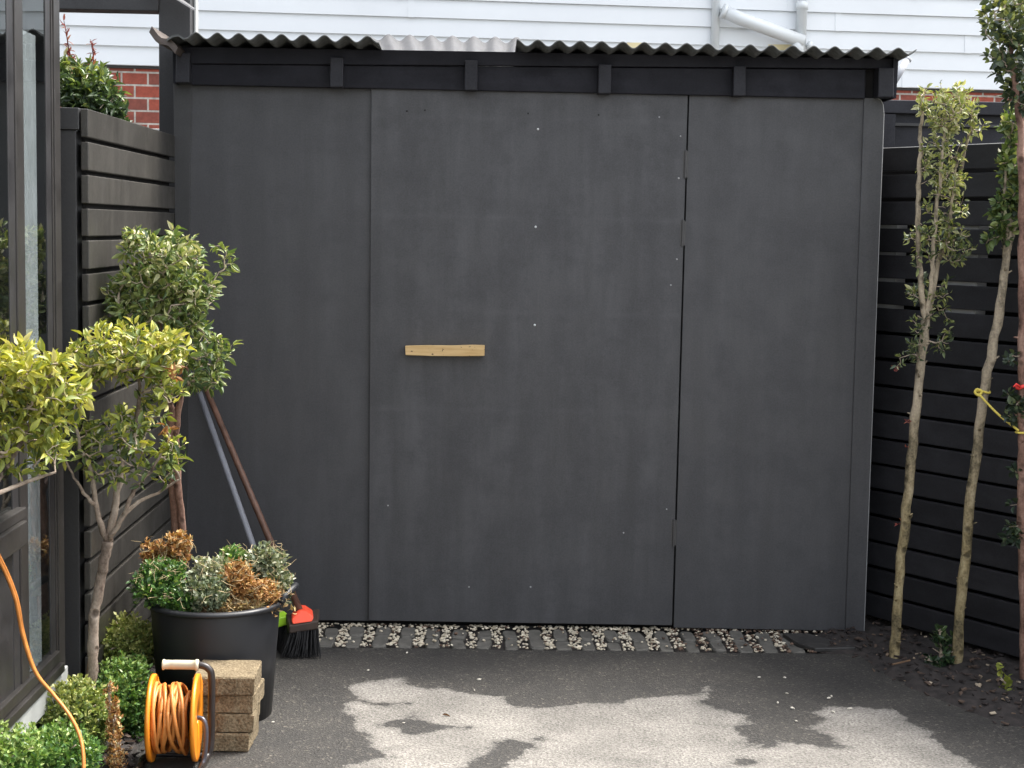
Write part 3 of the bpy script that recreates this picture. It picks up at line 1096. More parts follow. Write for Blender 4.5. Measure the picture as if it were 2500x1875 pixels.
def corrugated(x0, x1, dz=0.0, y_front=RY, depth=1.5, amp=0.0115, thick=0.0045, slope=-0.03):
    mb = MB()
    k = max(4, int((x1 - x0) / WAVE * 14))
    xs = np.linspace(x0, x1, k)
    def z(x):
        return c0.z + (c1.z - c0.z) * (x - c0.x) / (c1.x - c0.x) - amp + amp * math.cos(2 * math.pi * (x - c0.x) / WAVE) + dz
    ys = [y_front, y_front + 0.25, y_front + depth]
    rows = []
    for y in ys:
        rows.append([Vector((x, y, z(x) + slope * (y - y_front))) for x in xs])
    vs = []
    for r in rows:
        vs += r
    for r in rows:
        vs += [p - Vector((0, 0, thick)) for p in r]
    n3 = 3 * k
    fs = []
    for a in range(2):
        for i in range(k - 1):
            fs.append((a * k + i, a * k + i + 1, (a + 1) * k + i + 1, (a + 1) * k + i))
            fs.append((n3 + a * k + i + 1, n3 + a * k + i, n3 + (a + 1) * k + i, n3 + (a + 1) * k + i + 1))
    for i in range(k - 1):
        fs.append((i + 1, i, n3 + i, n3 + i + 1))
        fs.append((2 * k + i, 2 * k + i + 1, n3 + 2 * k + i + 1, n3 + 2 * k + i))
    for i, flip in ((0, False), (k - 1, True)):
        for a in range(2):
            f = (a * k + i, (a + 1) * k + i, n3 + (a + 1) * k + i, n3 + a * k + i)
            fs.append(f[::-1] if flip else f)
    return mb.add(vs, fs)


xl, xa, xb_, xr = at(398, 80, RY).x, at(818, 90, RY).x, at(1116, 95, RY).x, at(1980, 110, RY).x
corrugated(xl, xa).build('roof_sheet', M['roof'], shed, smooth=True)
corrugated(xb_, xr).build('roof_sheet', M['roof'], shed, smooth=True)
tag(corrugated(xa - 0.03, xb_ + 0.01, 0.007, RY - 0.004, thick=0.003).build('roof_sheet', M['clear'], shed, smooth=True), 'cloudy translucent roof sheet')
# left lip: last wave of the sheet bent up and away
b = MB()
p0, p1 = at(378, 116, RY), at(322, 73, RY + 0.05)
prof = []
for t in np.linspace(0, 1, 9):
    q = p0 + (p1 - p0) * t
    q.z += 0.010 * math.sin(t * math.pi * 2.2)
    prof.append(q)
b.prism(prof + [q + Vector((0.010, 0, 0.022)) for q in prof[::-1]], (0, 1.2, 0))
b.build('roof_flashing', M['lip'], shed)
b = MB()
k2 = at(400, 76, RY)
q = [at(398, 82, RY), at(385, 74, RY), at(372, 76, RY), at(360, 84, RY)]
b.prism(q + [p + Vector((0, 0, -0.008)) for p in q[::-1]], (0, 1.2, 0))
b.build('roof_flashing', M['roof'], shed)

# door furniture
b = MB()
hp = [at(x, y, YF - 0.062) for x, y in [(875, 748), (920, 747), (980, 747.5), (1020, 746), (1047, 747), (1046.5, 769), (1000, 769.5), (930, 769), (876, 767)]]
b.prism(hp[::-1], (0, 0.043, 0))
b.build('handle', M['wood'], door, bevel=0.0015)
proto = None
for x, y in [(1162, 279), (1157, 490), (1155, 702)]:
    if proto is None:
        b = MB()
        b.lathe([(0.0045, 0), (0.0045, 0.001), (0.0035, 0.003), (0.0, 0.004)], (0, 0, 0), 'Z', 12)
        o = proto = b.build('screw', M['screw'])
        o.rotation_euler = (math.pi / 2, 0, 0)
    else:
        o = proto.copy()
        C.objects.link(o)
    o.parent = door
    o.location = at(x, y, YF - 0.018) - world_loc(door) + Vector((0, 0, 0))
for x, y, m in [(879, 240, 'nick_gap'), (918, 238, 'nick_gap'), (1424, 253, 'chip'), (1293, 248, 'nick_gap'), (1141, 245, 'nick_gap'), (1470, 294, 'chip'), (1466, 385, 'chip'), (1462, 560, 'chip'), (1449, 616, 'chip'), (838, 1092, 'chip'), (1347, 1151, 'chip'), (1440, 1100, 'chip'), (1146, 1268, 'chip'), (1013, 1268, 'chip')]:
    o = proto.copy()
    o.data = proto.data.copy()
    o.data.materials[0] = M[m]
    C.objects.link(o)
    o.parent = door
    o.name = 'screw'
    k = random.uniform(0.6, 0.85)
    o.scale = (k, k, 0.6)
    o.location = at(x, y, YF - 0.018) - world_loc(door)
for xt, y0, y1 in [(1482, 325, 385), (1476, 475, 532), (1456.5, 1122, 1180)]:
    b = MB()
    b.tube([at(xt, y0, YF - 0.021), at(xt - 1.2, (y0 + y1) / 2, YF - 0.021), at(xt - 2, y1, YF - 0.021)], 0.0055, 10)
    b.box(at(xt - 1, y1 - 2, YF - 0.019) - Vector((0.012, 0, 0)), at(xt - 1, y0 + 2, YF - 0.019) + Vector((0.012, 0.002, 0)))
    b.build('hinge', M['hinge'], door)

# ================================================================== NEIGHBOUR HOUSE
def hy(x):
    return 11.0 + 0.09 * (x + 2.2)


nh = thing('neighbour_house', 'white weatherboard house on a red brick base behind the shed', 'house', (0.5, hy(0.5), 0))
zb = 2.625
HX0, HX1 = -7.0, 8.0
dirx = Vector((1, 0.09, 0))


def hp_(x, z, out=0.0):               # point on the house front, pushed out
    return Vector((x, hy(x), z)) + Vector((0.0896, -0.996, 0)) * out


b = MB()
PIT = 0.126
for i in range(24):
    z0 = zb + i * PIT
    z1 = z0 + PIT
    a = [hp_(HX0, z0, 0.020), hp_(HX1, z0, 0.020), hp_(HX1, z1 - 0.002, 0.004), hp_(HX0, z1 - 0.002, 0.004)]
    c = [hp_(HX0, z0, -0.01), hp_(HX1, z0, -0.01), hp_(HX1, z1 - 0.002, -0.01), hp_(HX0, z1 - 0.002, -0.01)]
    b.hexa(a, c)
    if i < 6:
        for q in range(2):
            xj = {0: (-2.9, 2.95), 1: (2.72, -3.3), 2: (3.4, -4), 3: (-0.55, 2.45), 4: (-0.62, 2.1), 5: (1.0, 3.0)}[i][q]
            a = [hp_(xj, z0 - 0.002, 0.024), hp_(xj + 0.045, z0 - 0.002, 0.024), hp_(xj + 0.045, z1, 0.008), hp_(xj, z1, 0.008)]
            c = [p + Vector((0, 0.012, 0)) for p in a]
            b.hexa(a, c)
b.build('weatherboard_wall', M['white'], nh)
b = MB()
b.hexa([hp_(HX0, -0.1, -0.02), hp_(HX1, -0.1, -0.02), hp_(HX1, zb - 0.02, -0.02), hp_(HX0, zb - 0.02, -0.02)], [hp_(HX0, -0.1, -0.3), hp_(HX1, -0.1, -0.3), hp_(HX1, zb - 0.02, -0.3), hp_(HX0, zb - 0.02, -0.3)])
b.build('brick_base', M['brick'], nh)
b = MB()
b.hexa([hp_(HX0, zb - 0.02, -0.005), hp_(HX1, zb - 0.02, -0.005), hp_(HX1, zb - 0.001, -0.005), hp_(HX0, zb - 0.001, -0.005)], [hp_(HX0, zb - 0.02, -0.28), hp_(HX1, zb - 0.02, -0.28), hp_(HX1, zb - 0.001, -0.28), hp_(HX0, zb - 0.001, -0.28)])
b.build('damp_course', M['slab'], nh)
b = MB()
b.hexa([hp_(HX0, zb + 24 * PIT, 0.5), hp_(HX1, zb + 24 * PIT, 0.5), hp_(HX1, zb + 24 * PIT + 0.15, 0.5), hp_(HX0, zb + 24 * PIT + 0.15, 0.5)],
       [hp_(HX0, zb + 24 * PIT, -6), hp_(HX1, zb + 24 * PIT, -6), hp_(HX1, zb + 24 * PIT + 1.8, -6), hp_(HX0, zb + 24 * PIT + 1.8, -6)])
b.build('roof', M['slab'], nh)


def hat(x, y, out):                   # sight line on a plane pushed out from the house front
    Y = 11.0
    for _ in range(12):
        p = at(x, y, Y)
        Y = hy(p.x) - out
    return at(x, y, Y)


b = MB()
t0 = hat(1548, -30, 0.04)
t1 = hat(1543, 150, 0.04)
b.tube([t0, Vector((t0.x, t0.y, t1.z))], 0.029, 14)
t0.z, t1.z = t1.z, 4.5
b.v[0][14:, 2] = 2.3
b.v[0][:14, 2] = 5.6
b.build('downpipe', M['pvc'], nh, smooth=True)
b = MB()
t0 = hat(1731, 60, 0.06)
b.tube([(t0.x, t0.y, 2.75), (t0.x, t0.y, 5.6)], 0.037, 16)
b.tube([(t0.x, t0.y, hat(1731, 13, 0.06).z - 0.025), (t0.x, t0.y, hat(1731, 13, 0.06).z + 0.03)], 0.043, 16)
b.build('downpipe', M['pvc'], nh, smooth=True)
b = MB()
b.tube([hat(1562, 24, 0.10), hat(1600, 41, 0.11), hat(1735, 90, 0.12)], 0.046, 18)
b.tube([hat(1560, 23, 0.10), hat(1567, 26, 0.10)], 0.052, 18)
b.tube([hat(1722, 85, 0.12), hat(1724, 120, 0.11)], 0.04, 16)
b.build('waste_pipe', M['pvc'], nh, smooth=True)
b = MB()
b.tube([hat(1744, 96, 0.07), hat(1752, 100, 0.07)], 0.03, 10)
b.build('pipe_cap', M['pvc'], nh, smooth=True)
for x0, x1, y0, y1 in [(1355, 1398, 92, 105), (1660, 1725, 96, 108)]:
    b = MB()
    a_ = [hat(x0, y1, 0.024), hat(x1, y1, 0.024), hat(x1, y0, 0.024), hat(x0, y0, 0.024)]
    b.hexa(a_, [p + Vector((0, 0.004, 0)) for p in a_])
    b.build('wall_patch', M['cream'], nh)

# white pipe by the shed's right end
b = MB()
b.tube([at(1961, 127, 7.3), at(1928, 182, 7.25)], [0.016, 0.016], 14)
b.tube([at(1962.5, 125, 7.3), at(1959, 131, 7.3)], 0.0185, 14)
o = b.build('gutter_pipe', M['stubpvc'], base=at(1932, 178, 7.25), smooth=True)
tag(o, 'white pipe stub poking out behind the right end of the shed roof', 'pipe')

# ================================================================== PERGOLA at left
pg = thing('pergola', 'dark timber pergola post and beam rising behind the left end of the shed', 'pergola', (at(377, 290, 6.55).x, 6.55, 0))
x0, x1 = at(343, 100, 6.5).x, at(411, 60, 6.5).x
b = MB()
b.box((x0, 6.5, 0), (x1, 6.62, 2.60))
b.build('post', M['post'], pg, bevel=0.003)
b = MB()
zt = at(230, 22, 6.5).z
b.box((-3.0, 6.49, zt), (x0 + 0.0, 6.60, zt + 0.2))
b.build('beam', M['post'], pg, bevel=0.003)
b = MB()
zz0 = at(400, 16, 6.4).z
b.hexa([Vector((x0 - 0.02, 6.3, zz0 + 0.09)), at(421, 24, 6.3), at(421, 20, 6.3), Vector((x0 - 0.02, 6.3, zz0 + 0.095))], [Vector((x0 - 0.02, 6.48, zz0 + 0.12)), at(421, 22, 6.48), at(421, 18, 6.48), Vector((x0 - 0.02, 6.48, zz0 + 0.125))])
b.build('roof_sheet', M['clear'], pg)
b = MB()
b.box((x1 + 0.002, 6.56, 2.0), (at(423, 40, 6.56).x, 6.62, 2.7))
b.build('pale_batten', M['grey_cap'], pg, bevel=0.002)

# ================================================================== LEFT FENCE
FX = -1.183
lf = thing('slat_fence', 'dark slat fence end with worn glossy boards at left of the shed', 'fence', (FX, 4.85, 0))
edges = [269, 342.8, 425.2, 495.4, 581.8, 661]
zt = onx(190, 235, FX).z
y_near, y_far = onx(190, 300, FX).y, YF + 0.02
b = MB()
pitch = 0.0978
gap = 0.014
zs = zt
while zs > 0.05:
    j_ = random.uniform(-0.0015, 0.0015)
    j2 = random.uniform(-0.0015, 0.0015)
    b.hexa([(FX - 0.022, y_near + j2, zs - pitch + gap), (FX + j_, y_near + j2, zs - pitch + gap), (FX + j_, y_near + j2, zs + j2), (FX - 0.022, y_near + j2, zs + j2)], [(FX - 0.022, y_far, zs - pitch + gap + j_), (FX + j2, y_far, zs - pitch + gap + j_), (FX + j2, y_far, zs), (FX - 0.022, y_far, zs)])
    zs -= pitch
b.build('slat_panel', M['slat_warm'], lf, bevel=0.003)
sp_ = None
for i in range(14):
    for dz in (0.022, 0.062):
        z = zt - i * 0.0978 - dz
        if sp_ is None:
            b = MB()
            b.lathe([(0.0035, 0), (0.0035, 0.0006), (0.0, 0.001)], (0, 0, 0), 'X', 10)
            sp_ = o = b.build('screw', M['hinge'], lf)
        else:
            o = sp_.copy()
            C.objects.link(o)
        o.parent = lf
        o.location = Vector((FX + 0.0004, y_near + 0.03 + random.uniform(-0.004, 0.004), z)) - world_loc(lf)
b = MB()
xl_ = onx(130, 235, FX - 0.09).x
b.box((FX - 0.105, y_near + 0.002, 0), (FX - 0.036, y_near + 0.07, zt - 0.065))
b.build('post', M['post'], lf, bevel=0.002)
b = MB()
b.box((FX - 0.50, y_near - 0.004, zt - 0.062), (FX - 0.026, y_near + 0.06, zt + 0.002))
b.build('top_rail', M['post'], lf, bevel=0.002)
b = MB()
b.box((FX - 0.05, y_near + 0.075, 0), (FX - 0.026, y_far, zt - 0.01))
b.build('backing_sheet', M['nick_gap'], lf)
b = MB()
b.box((FX - 0.50, y_near + 0.012, 0), (FX - 0.107, y_near + 0.04, zt - 0.063))
b.build('end_panel', M['post'], lf)

# rear boundary fence seen under the brick base
rf = thing('rear_fence', 'low grey capped fence between the pergola post and the brick house base', 'fence', (-2.0, 8.0, 0))
b = MB()
p0, p1 = at(300, 277, 8.0), at(385, 281, 8.0)
zc = p0.z
b.box((-4.5, 8.0, zc - 0.06), (-1.2, 8.08, zc))
b.build('cap', M['grey_cap'], rf, bevel=0.004)
b = MB()
b.box((-4.5, 8.02, 0), (-1.2, 8.06, zc - 0.061))
b.build('fence_panel', M['post'], rf)

# ================================================================== RIGHT FENCES
bf = thing('boundary_fence', 'plain dark panel fence with a capped top behind the right slat fence', 'fence', (2.2, 6.95, 0))
BY = 6.9
b = MB()
za, zb2 = at(2000, 217, BY).z, at(2000, 246, BY).z
b.box((1.45, BY, zb2), (4.5, BY + 0.09, za))
b.build('cap', M['rafter'], bf, bevel=0.004)
b = MB()
b.box((1.45, BY + 0.03, 0), (4.5, BY + 0.06, zb2 - 0.001))
b.build('fence_panel', M['rafter'], bf)
b = MB()
xp = at(1920, 260, BY).x
b.box((xp - 0.03, BY + 0.004, 0), (xp + 0.03, BY + 0.028, zb2 - 0.003))
b.build('post', M['rafter'], bf, bevel=0.002)
b = MB()
z3 = at(2000, 266, BY).z
b.box((xp + 0.032, BY + 0.012, z3 - 0.012), (4.5, BY + 0.028, z3))
b.build('rail', M['post'], bf)

FA = Vector((1.56, 6.3, 0))
FD = Vector((0.545, -0.838, 0))       # along the fence, towards the viewer
FN = Vector((-0.838, -0.545, 0))      # its visible face
sf = thing('slat_fence', 'dark horizontal slat fence running behind the trees at right', 'fence', FA)
ztop = at(1908, 320, 6.3).z
b = MB()


def fq(s, z, o):
    return FA + FD * s + FN * o + Vector((0, 0, z))


pitch = 0.1045
zs = ztop
i = 0
while zs > 0.03:
    z0 = max(zs - pitch + 0.013 + random.uniform(-0.002, 0.002), 0.01)
    j_ = random.uniform(-0.002, 0.002)
    b.hexa([fq(-0.15, z0, j_), fq(3.2, z0, -j_), fq(3.2, zs + j_, -j_), fq(-0.15, zs, j_)], [fq(-0.15, z0, -0.02), fq(3.2, z0, -0.02), fq(3.2, zs, -0.02), fq(-0.15, zs, -0.02)])
    zs -= pitch
b.build('slat_panel', M['slat'], sf, bevel=0.0035)
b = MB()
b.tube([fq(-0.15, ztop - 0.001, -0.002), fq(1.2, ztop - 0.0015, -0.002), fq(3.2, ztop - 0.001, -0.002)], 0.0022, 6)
b.build('pale_edge', M['chip'], sf)  # thin pale tube added for the light line along the top slat
for s0, s1 in [(-0.02, 0.07), (0.33, 0.47)]:
    b = MB()
    b.hexa([fq(s0, 1.26, -0.022), fq(s1, 1.26, -0.022), fq(s1, 1.62, -0.022), fq(s0, 1.62, -0.022)], [fq(s0, 1.26, -0.08), fq(s1, 1.26, -0.08), fq(s1, 1.62, -0.08), fq(s0, 1.62, -0.08)])
    b.build('backlit_post', M['backlit_post'], sf)  # back light on the fence posts, put into pale colour and short length
b = MB()
b.hexa([fq(-0.2, 0, -0.085), fq(3.2, 0, -0.085), fq(3.2, ztop - 0.03, -0.085), fq(-0.2, ztop - 0.03, -0.085)], [fq(-0.2, 0, -0.10), fq(3.2, 0, -0.10), fq(3.2, ztop - 0.03, -0.10), fq(-0.2, ztop - 0.03, -0.10)])
b.build('backing_sheet', M['nick_gap'], sf)

# ================================================================== GLAZED HOUSE WALL at left
GX = -1.243
gh = thing('glazed_house_wall', 'house wall at left edge with dark bronze aluminium glazed door', 'house', (GX - 0.5, 4.3, 0))


def gy(x, y=700):
    return onx(x, y, GX).y


yJ = onx(136, 1360, GX).y             # outer jamb edge
# body of the house
b = MB()
b.box((-5.0, -2.0, 0), (GX - 0.6, yJ - 0.02, 2.75))
b.build('inner_wall', M['dark'], gh)
b = MB()
b.box((GX - 0.62, yJ - 0.03, 0), (GX - 0.012, yJ, 2.75))
b.build('end_wall', M['post'], gh)
b = MB()
b.box((GX - 0.64, -2.0, 2.75), (GX + 0.05, yJ + 0.02, 2.95))
b.build('eave', M['alu_dark'], gh)
ya, yb, yc, yd = gy(118), gy(104), gy(56), gy(38)
zs_ = onx(120, 1432, GX).z            # sill level
b = MB()
b.box((GX - 0.06, ya, 0.21), (GX + 0.006, yJ + 0.002, 2.75))
b.box((GX - 0.05, ya - 0.012, 0.21), (GX + 0.002, ya, 2.75))
b.build('frame', M['alu'], gh, bevel=0.002)
b = MB()
b.box((GX - 0.06, yb + 0.006, 0.23), (GX - 0.001, ya - 0.014, 2.75))
b.build('frame', M['alu_dark'], gh, bevel=0.002)
b = MB()
b.box((GX - 0.06, yd, 0.21), (GX + 0.002, yc - 0.004, 2.75))
b.build('mullion', M['alu'], gh, bevel=0.003)
b = MB()
b.box((GX - 0.06, gy(24), 0.21), (GX - 0.002, yd - 0.001, 2.75))
b.build('mullion', M['alu_dark'], gh, bevel=0.002)
b = MB()
b.box((GX - 0.006, yc - 0.004, 0.24), (GX - 0.004, yb + 0.006, 2.75))
b.build('glass_pane', M['glass'], gh)
b = MB()
zr = onx(30, 1165, GX + 0.03).z
b.box((GX - 0.006, 2.2, zr), (GX - 0.004, gy(24), 2.75))
b.build('glass_pane', M['glass'], gh)
# pale strip: waved grey sheet added close behind the far pane
b = MB()
ys_ = np.linspace(yc - 0.01, yc + (yb - yc) * 0.72, 40)
pts = [Vector((GX - 0.012 + 0.002 * math.sin(i * 0.5), y, 0.25)) for i, y in enumerate(ys_)]
ztc = onx(60, 66, GX).z
vs = pts + [Vector((p.x, p.y, ztc)) for p in pts]
b.add(vs, [(i, i + 1, i + 41, i + 40) for i in range(39)])
o = b.build('pale_strip', M['strip_grey'], gh, smooth=True)
# lower solid panel, rails, sill
b = MB()
b.box((GX - 0.05, 2.2, 0.2), (GX - 0.004, gy(24), zr - 0.02))
b.build('lower_panel', M['alu_dark'], gh)
b = MB()
b.box((GX - 0.02, 2.2, zr - 0.035), (GX + 0.035, onx(60, 1150, GX + 0.035).y, zr + 0.03))
b.box((GX - 0.02, 2.2, zr + 0.031), (GX + 0.022, onx(58, 1140, GX + 0.022).y, zr + 0.06))
b.build('window_rail', M['alu'], gh, bevel=0.003)
b = MB()
b.box((GX - 0.05, 2.2, 0.268), (GX + 0.012, ya - 0.014, 0.302))
b.box((GX - 0.05, 2.2, 0.238), (GX + 0.024, ya - 0.010, 0.266))
b.build('sill', M['alu'], gh, bevel=0.003)
b = MB()
b.box((GX - 0.05, 2.2, 0.165), (GX + 0.014, yJ + 0.001, 0.236))
b.build('plinth_strip', M['grey_cap'], gh, bevel=0.003)
b = MB()
b.box((GX - 0.05, 2.2, 0.0), (GX - 0.004, yJ - 0.001, 0.163))
b.build('plinth_or_gap', M['dark'], gh)

# ================================================================== FOLIAGE
def tree(name, label, cat, base, trunks, targets, wood, leaf, lsize, per, tintf, tmpl=LEAF, group=None, extra=None, twig_r=0.00125, upbias=0.45, frac=0.65, stubs=0):
    t = thing(name, label, cat, base, group)
    mb, paths = grow(trunks, targets, twig_r=twig_r, stubs=stubs)
    mb.build('trunk', wood, t, smooth=True, mat2=M['twig'], split=mb.split)
    cr = MB()
    leafify(cr, paths, tmpl, lsize, per, tintf, upbias=upbias, frac=frac)
    cr.build('crown', leaf, t, smooth=True)
    if extra:
        extra(t, paths)
    return t


def limb(pxs, Y, rad, n=6):
    """pxs: (x, y[, dY])"""
    P = [at(p[0], p[1], Y + (p[2] if len(p) > 2 else 0)) for p in pxs]
    S = smooth_path(P, n)
    S = [p + Vector((random.gauss(0, 0.0022), random.gauss(0, 0.0022), 0)) for p in S]
    return S, catrad(rad, n)


def z_of(y, Y, x=1100):
    return at(x, y, Y).z


LG = 'clipped small trees along the left wall'
# tree nearest the shed on the left (upper crown)
YA = 5.35
bA = at(392, 1440, YA)
bA.z = 0.0
t1 = limb([(392, 1420), (386, 1200), (376, 1060, -0.05), (372, 950, -0.12), (366, 860, -0.2), (352, 770, -0.28), (345, 680, -0.32)], YA, [0.020, 0.019, 0.016, 0.015, 0.013, 0.010, 0.006])
t1[0][0].z = -0.02
t2 = limb([(392, 1250), (392, 1120, -0.04), (380, 1000, -0.1), (384, 900, -0.16), (400, 800, -0.22), (410, 700, -0.26)], YA, [0.014, 0.013, 0.012, 0.010, 0.008, 0.005])
t3 = limb([(366, 860, -0.2), (330, 780, -0.3), (310, 700, -0.36)], YA, [0.010, 0.007, 0.004])
YK = YA - 0.34
tg = in_ell(350, 565, YK, 84, 76, 0.14, 85) + in_ell(335, 650, YK, 112, 78, 0.13, 150) + in_ell(410, 640, YK + 0.06, 74, 88, 0.15, 60)
tg += in_ell(440, 780, YK + 0.06, 62, 72, 0.12, 52) + in_ell(300, 515, YK, 30, 25, 0.08, 12) + in_ell(260, 680, YK - 0.04, 40, 40, 0.08, 20)
tg += [np.array(at(x, y, YK + 0.05)) for x, y in [(470, 590), (482, 560), (492, 545), (500, 570), (486, 580), (462, 530), (495, 770), (500, 745), (250, 600), (275, 500)]]
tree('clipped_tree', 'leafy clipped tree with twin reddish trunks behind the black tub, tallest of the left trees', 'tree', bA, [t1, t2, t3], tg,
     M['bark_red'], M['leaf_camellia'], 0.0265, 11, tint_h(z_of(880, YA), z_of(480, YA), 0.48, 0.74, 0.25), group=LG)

# tree in the middle: grey forked trunk
YB = 4.62
bB = at(196, 1470, YB)
bB = Vector((bB.x, YB, 0.0))
tr = limb([(186, 1600), (197, 1470), (205, 1330), (222, 1230), (232, 1170)], YB, [0.017, 0.016, 0.0155, 0.015, 0.0155])
l1 = limb([(232, 1170), (212, 1110, -0.02), (196, 1020, -0.03), (172, 960, -0.04), (160, 870, -0.05)], YB, [0.010, 0.008, 0.007, 0.005, 0.003])
l2 = limb([(232, 1170), (250, 1080, 0.01), (268, 980, 0.02), (296, 900, 0.02), (300, 800, 0.02)], YB, [0.012, 0.0105, 0.009, 0.007, 0.004])
l3 = limb([(236, 1165), (268, 1110, -0.02), (290, 1060, -0.03), (330, 1010, -0.04), (370, 940, -0.04)], YB, [0.009, 0.007, 0.006, 0.004, 0.003])
l4 = limb([(240, 1150), (290, 1090, 0.03), (340, 1065, 0.05), (390, 1035, 0.06)], YB, [0.008, 0.006, 0.004, 0.003])
l5 = limb([(205, 1090, -0.03), (165, 1040, -0.05), (140, 990, -0.06)], YB, [0.006, 0.004, 0.003])
tg = in_ell(285, 760, YB, 130, 62, 0.15, 165) + in_ell(200, 780, YB, 55, 55, 0.10, 25) + in_ell(350, 810, YB, 52, 70, 0.10, 28)
tg += in_ell(270, 960, YB, 125, 105, 0.13, 85) + in_ell(370, 980, YB, 35, 60, 0.08, 16) + in_ell(170, 950, YB, 40, 60, 0.08, 12)
def orange_bits(t, paths):
    for P in (in_ell(380, 805, YB - 0.14, 12, 18, 0.02, 18), in_ell(362, 930, YB - 0.1, 10, 16, 0.02, 12)):
        b = MB()
        P = np.array(P)
        add_leaves(b, P, rng.normal(size=P.shape), np.full(len(P), 0.028), rng.random(len(P)), LEAF)
        b.build('withered_bloom', M['leaf_dead'], t)
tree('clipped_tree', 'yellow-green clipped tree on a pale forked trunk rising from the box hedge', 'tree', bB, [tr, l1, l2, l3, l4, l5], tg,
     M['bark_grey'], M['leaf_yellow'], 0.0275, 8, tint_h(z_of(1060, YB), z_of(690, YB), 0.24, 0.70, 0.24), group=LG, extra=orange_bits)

# tree cut by the left edge of the frame
YC = 4.05
bC = Vector((-1.17, 3.72, 0))
top = at(-40, 1080, 3.85)
trc = (smooth_path([bC, Vector((-1.16, 3.75, 0.5)), top], 6), catrad([0.018, 0.016, 0.014], 6))
lc = [(smooth_path([top, at(20, 1000, YC), at(70, 900, YC), at(90, 800, YC)], 6), catrad([0.010, 0.007, 0.005, 0.003], 6)),
      (smooth_path([top, at(60, 1040, YC - 0.05), at(120, 1020, YC - 0.05)], 6), catrad([0.007, 0.005, 0.003], 6)),
      (smooth_path([top, at(0, 940, YC), at(10, 820, YC)], 6), catrad([0.009, 0.006, 0.003], 6))]
tg = in_ell(60, 800, YC, 88, 62, 0.12, 75) + in_ell(120, 860, YC, 72, 50, 0.10, 45) + in_ell(60, 940, YC, 105, 90, 0.12, 80) + in_ell(-80, 850, YC - 0.1, 90, 110, 0.12, 50)
tree('clipped_tree', 'bright yellow-leaved clipped tree cut off by the left edge of the photo', 'tree', bC, [trc] + lc, tg,
     M['bark_grey'], M['leaf_yellow'], 0.030, 8, tint_h(z_of(1050, YC), z_of(730, YC), 0.40, 0.84, 0.2), group=LG)

# right-hand trees
RG = 'thin bare-trunked trees along the right fence'
YD = 5.62
bD = gr(1930, 1428)
YD = bD.y
td = limb([(1929, 1434), (1938, 1330), (1955, 1130), (1975, 930), (1990, 780), (2001, 690)], YD, [0.019, 0.018, 0.0175, 0.017, 0.017, 0.0165])
d1 = limb([(2001, 700), (1990, 620), (1984, 520), (1985, 400), (1988, 300), (1992, 230)], YD, [0.012, 0.011, 0.010, 0.009, 0.007, 0.005])
d2 = limb([(2003, 690, -0.01), (2014, 600, -0.02), (2019, 500, -0.02), (2030, 390, -0.02), (2042, 260, -0.02)], YD, [0.009, 0.008, 0.007, 0.006, 0.004])
d3 = limb([(2004, 700, 0.01), (2024, 580, 0.03), (2050, 480, 0.04), (2070, 400, 0.05), (2088, 310, 0.05), (2110, 245, 0.05)], YD, [0.010, 0.009, 0.008, 0.007, 0.005, 0.004])
d4 = limb([(2030, 560, 0.03), (2050, 500, 0.0), (2058, 420, 0.0), (2066, 330, 0.0)], YD, [0.007, 0.006, 0.005, 0.003])
tg = in_ell(2040, 225, YD, 68, 46, 0.09, 78) + in_ell(2030, 330, YD, 50, 85, 0.07, 60) + in_ell(2050, 420, YD, 55, 85, 0.08, 50) + in_ell(2070, 535, YD, 34, 38, 0.06, 22)
tg += in_ell(2005, 540, YD, 52, 70, 0.06, 34) + in_ell(2012, 640, YD, 42, 60, 0.05, 22) + in_ell(1982, 730, YD, 24, 55, 0.04, 18) + in_ell(2040, 725, YD, 18, 46, 0.03, 10) + in_ell(2110, 260, YD, 18, 40, 0.04, 10) + in_ell(1960, 640, YD, 12, 12, 0.02, 2)
tg += [np.array(at(1945, 775, YD)), np.array(at(1938, 790, YD)), np.array(at(2030, 640, YD))]


def red_buds(t, paths):
    for x, y in [(1963, 912), (1963, 972), (1946, 1130), (1940, 800)]:
        b = MB()
        c = np.array(at(x, y, YD))
        P = c + rng.normal(size=(7, 3)) * 0.006
        add_leaves(b, P, rng.normal(size=P.shape) + np.array([-0.6, 0, 0.5]), np.full(7, 0.016), rng.random(7), LEAF)
        b.build('bud', M['leaf_red'], t)


tree('bare_trunked_tree', 'thin three-stemmed tree with yellow-green top beside the right end of the shed', 'tree', bD, [td, d1, d2, d3, d4], tg,
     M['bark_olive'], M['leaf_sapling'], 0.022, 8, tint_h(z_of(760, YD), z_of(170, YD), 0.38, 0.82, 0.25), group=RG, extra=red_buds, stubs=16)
bE = gr(2064, 1442)
YE = bE.y
te = limb([(2064, 1450), (2080, 1250), (2102, 1030), (2130, 830), (2158, 680), (2172, 560), (2184, 470)], YE, [0.020, 0.0185, 0.018, 0.0175, 0.0165, 0.014, 0.010])
e1 = limb([(2172, 560), (2165, 480), (2170, 400), (2180, 300)], YE, [0.009, 0.007, 0.005, 0.003])
e2 = limb([(2178, 540), (2205, 450), (2215, 350)], YE, [0.008, 0.006, 0.003])
tg = in_ell(2178, 470, YE, 38, 50, 0.06, 34) + in_ell(2186, 375, YE, 32, 60, 0.06, 32) + in_ell(2190, 275, YE, 26, 45, 0.05, 20) + in_ell(2235, 380, YE, 40, 120, 0.08, 30) + in_ell(2150, 520, YE, 20, 20, 0.03, 6)
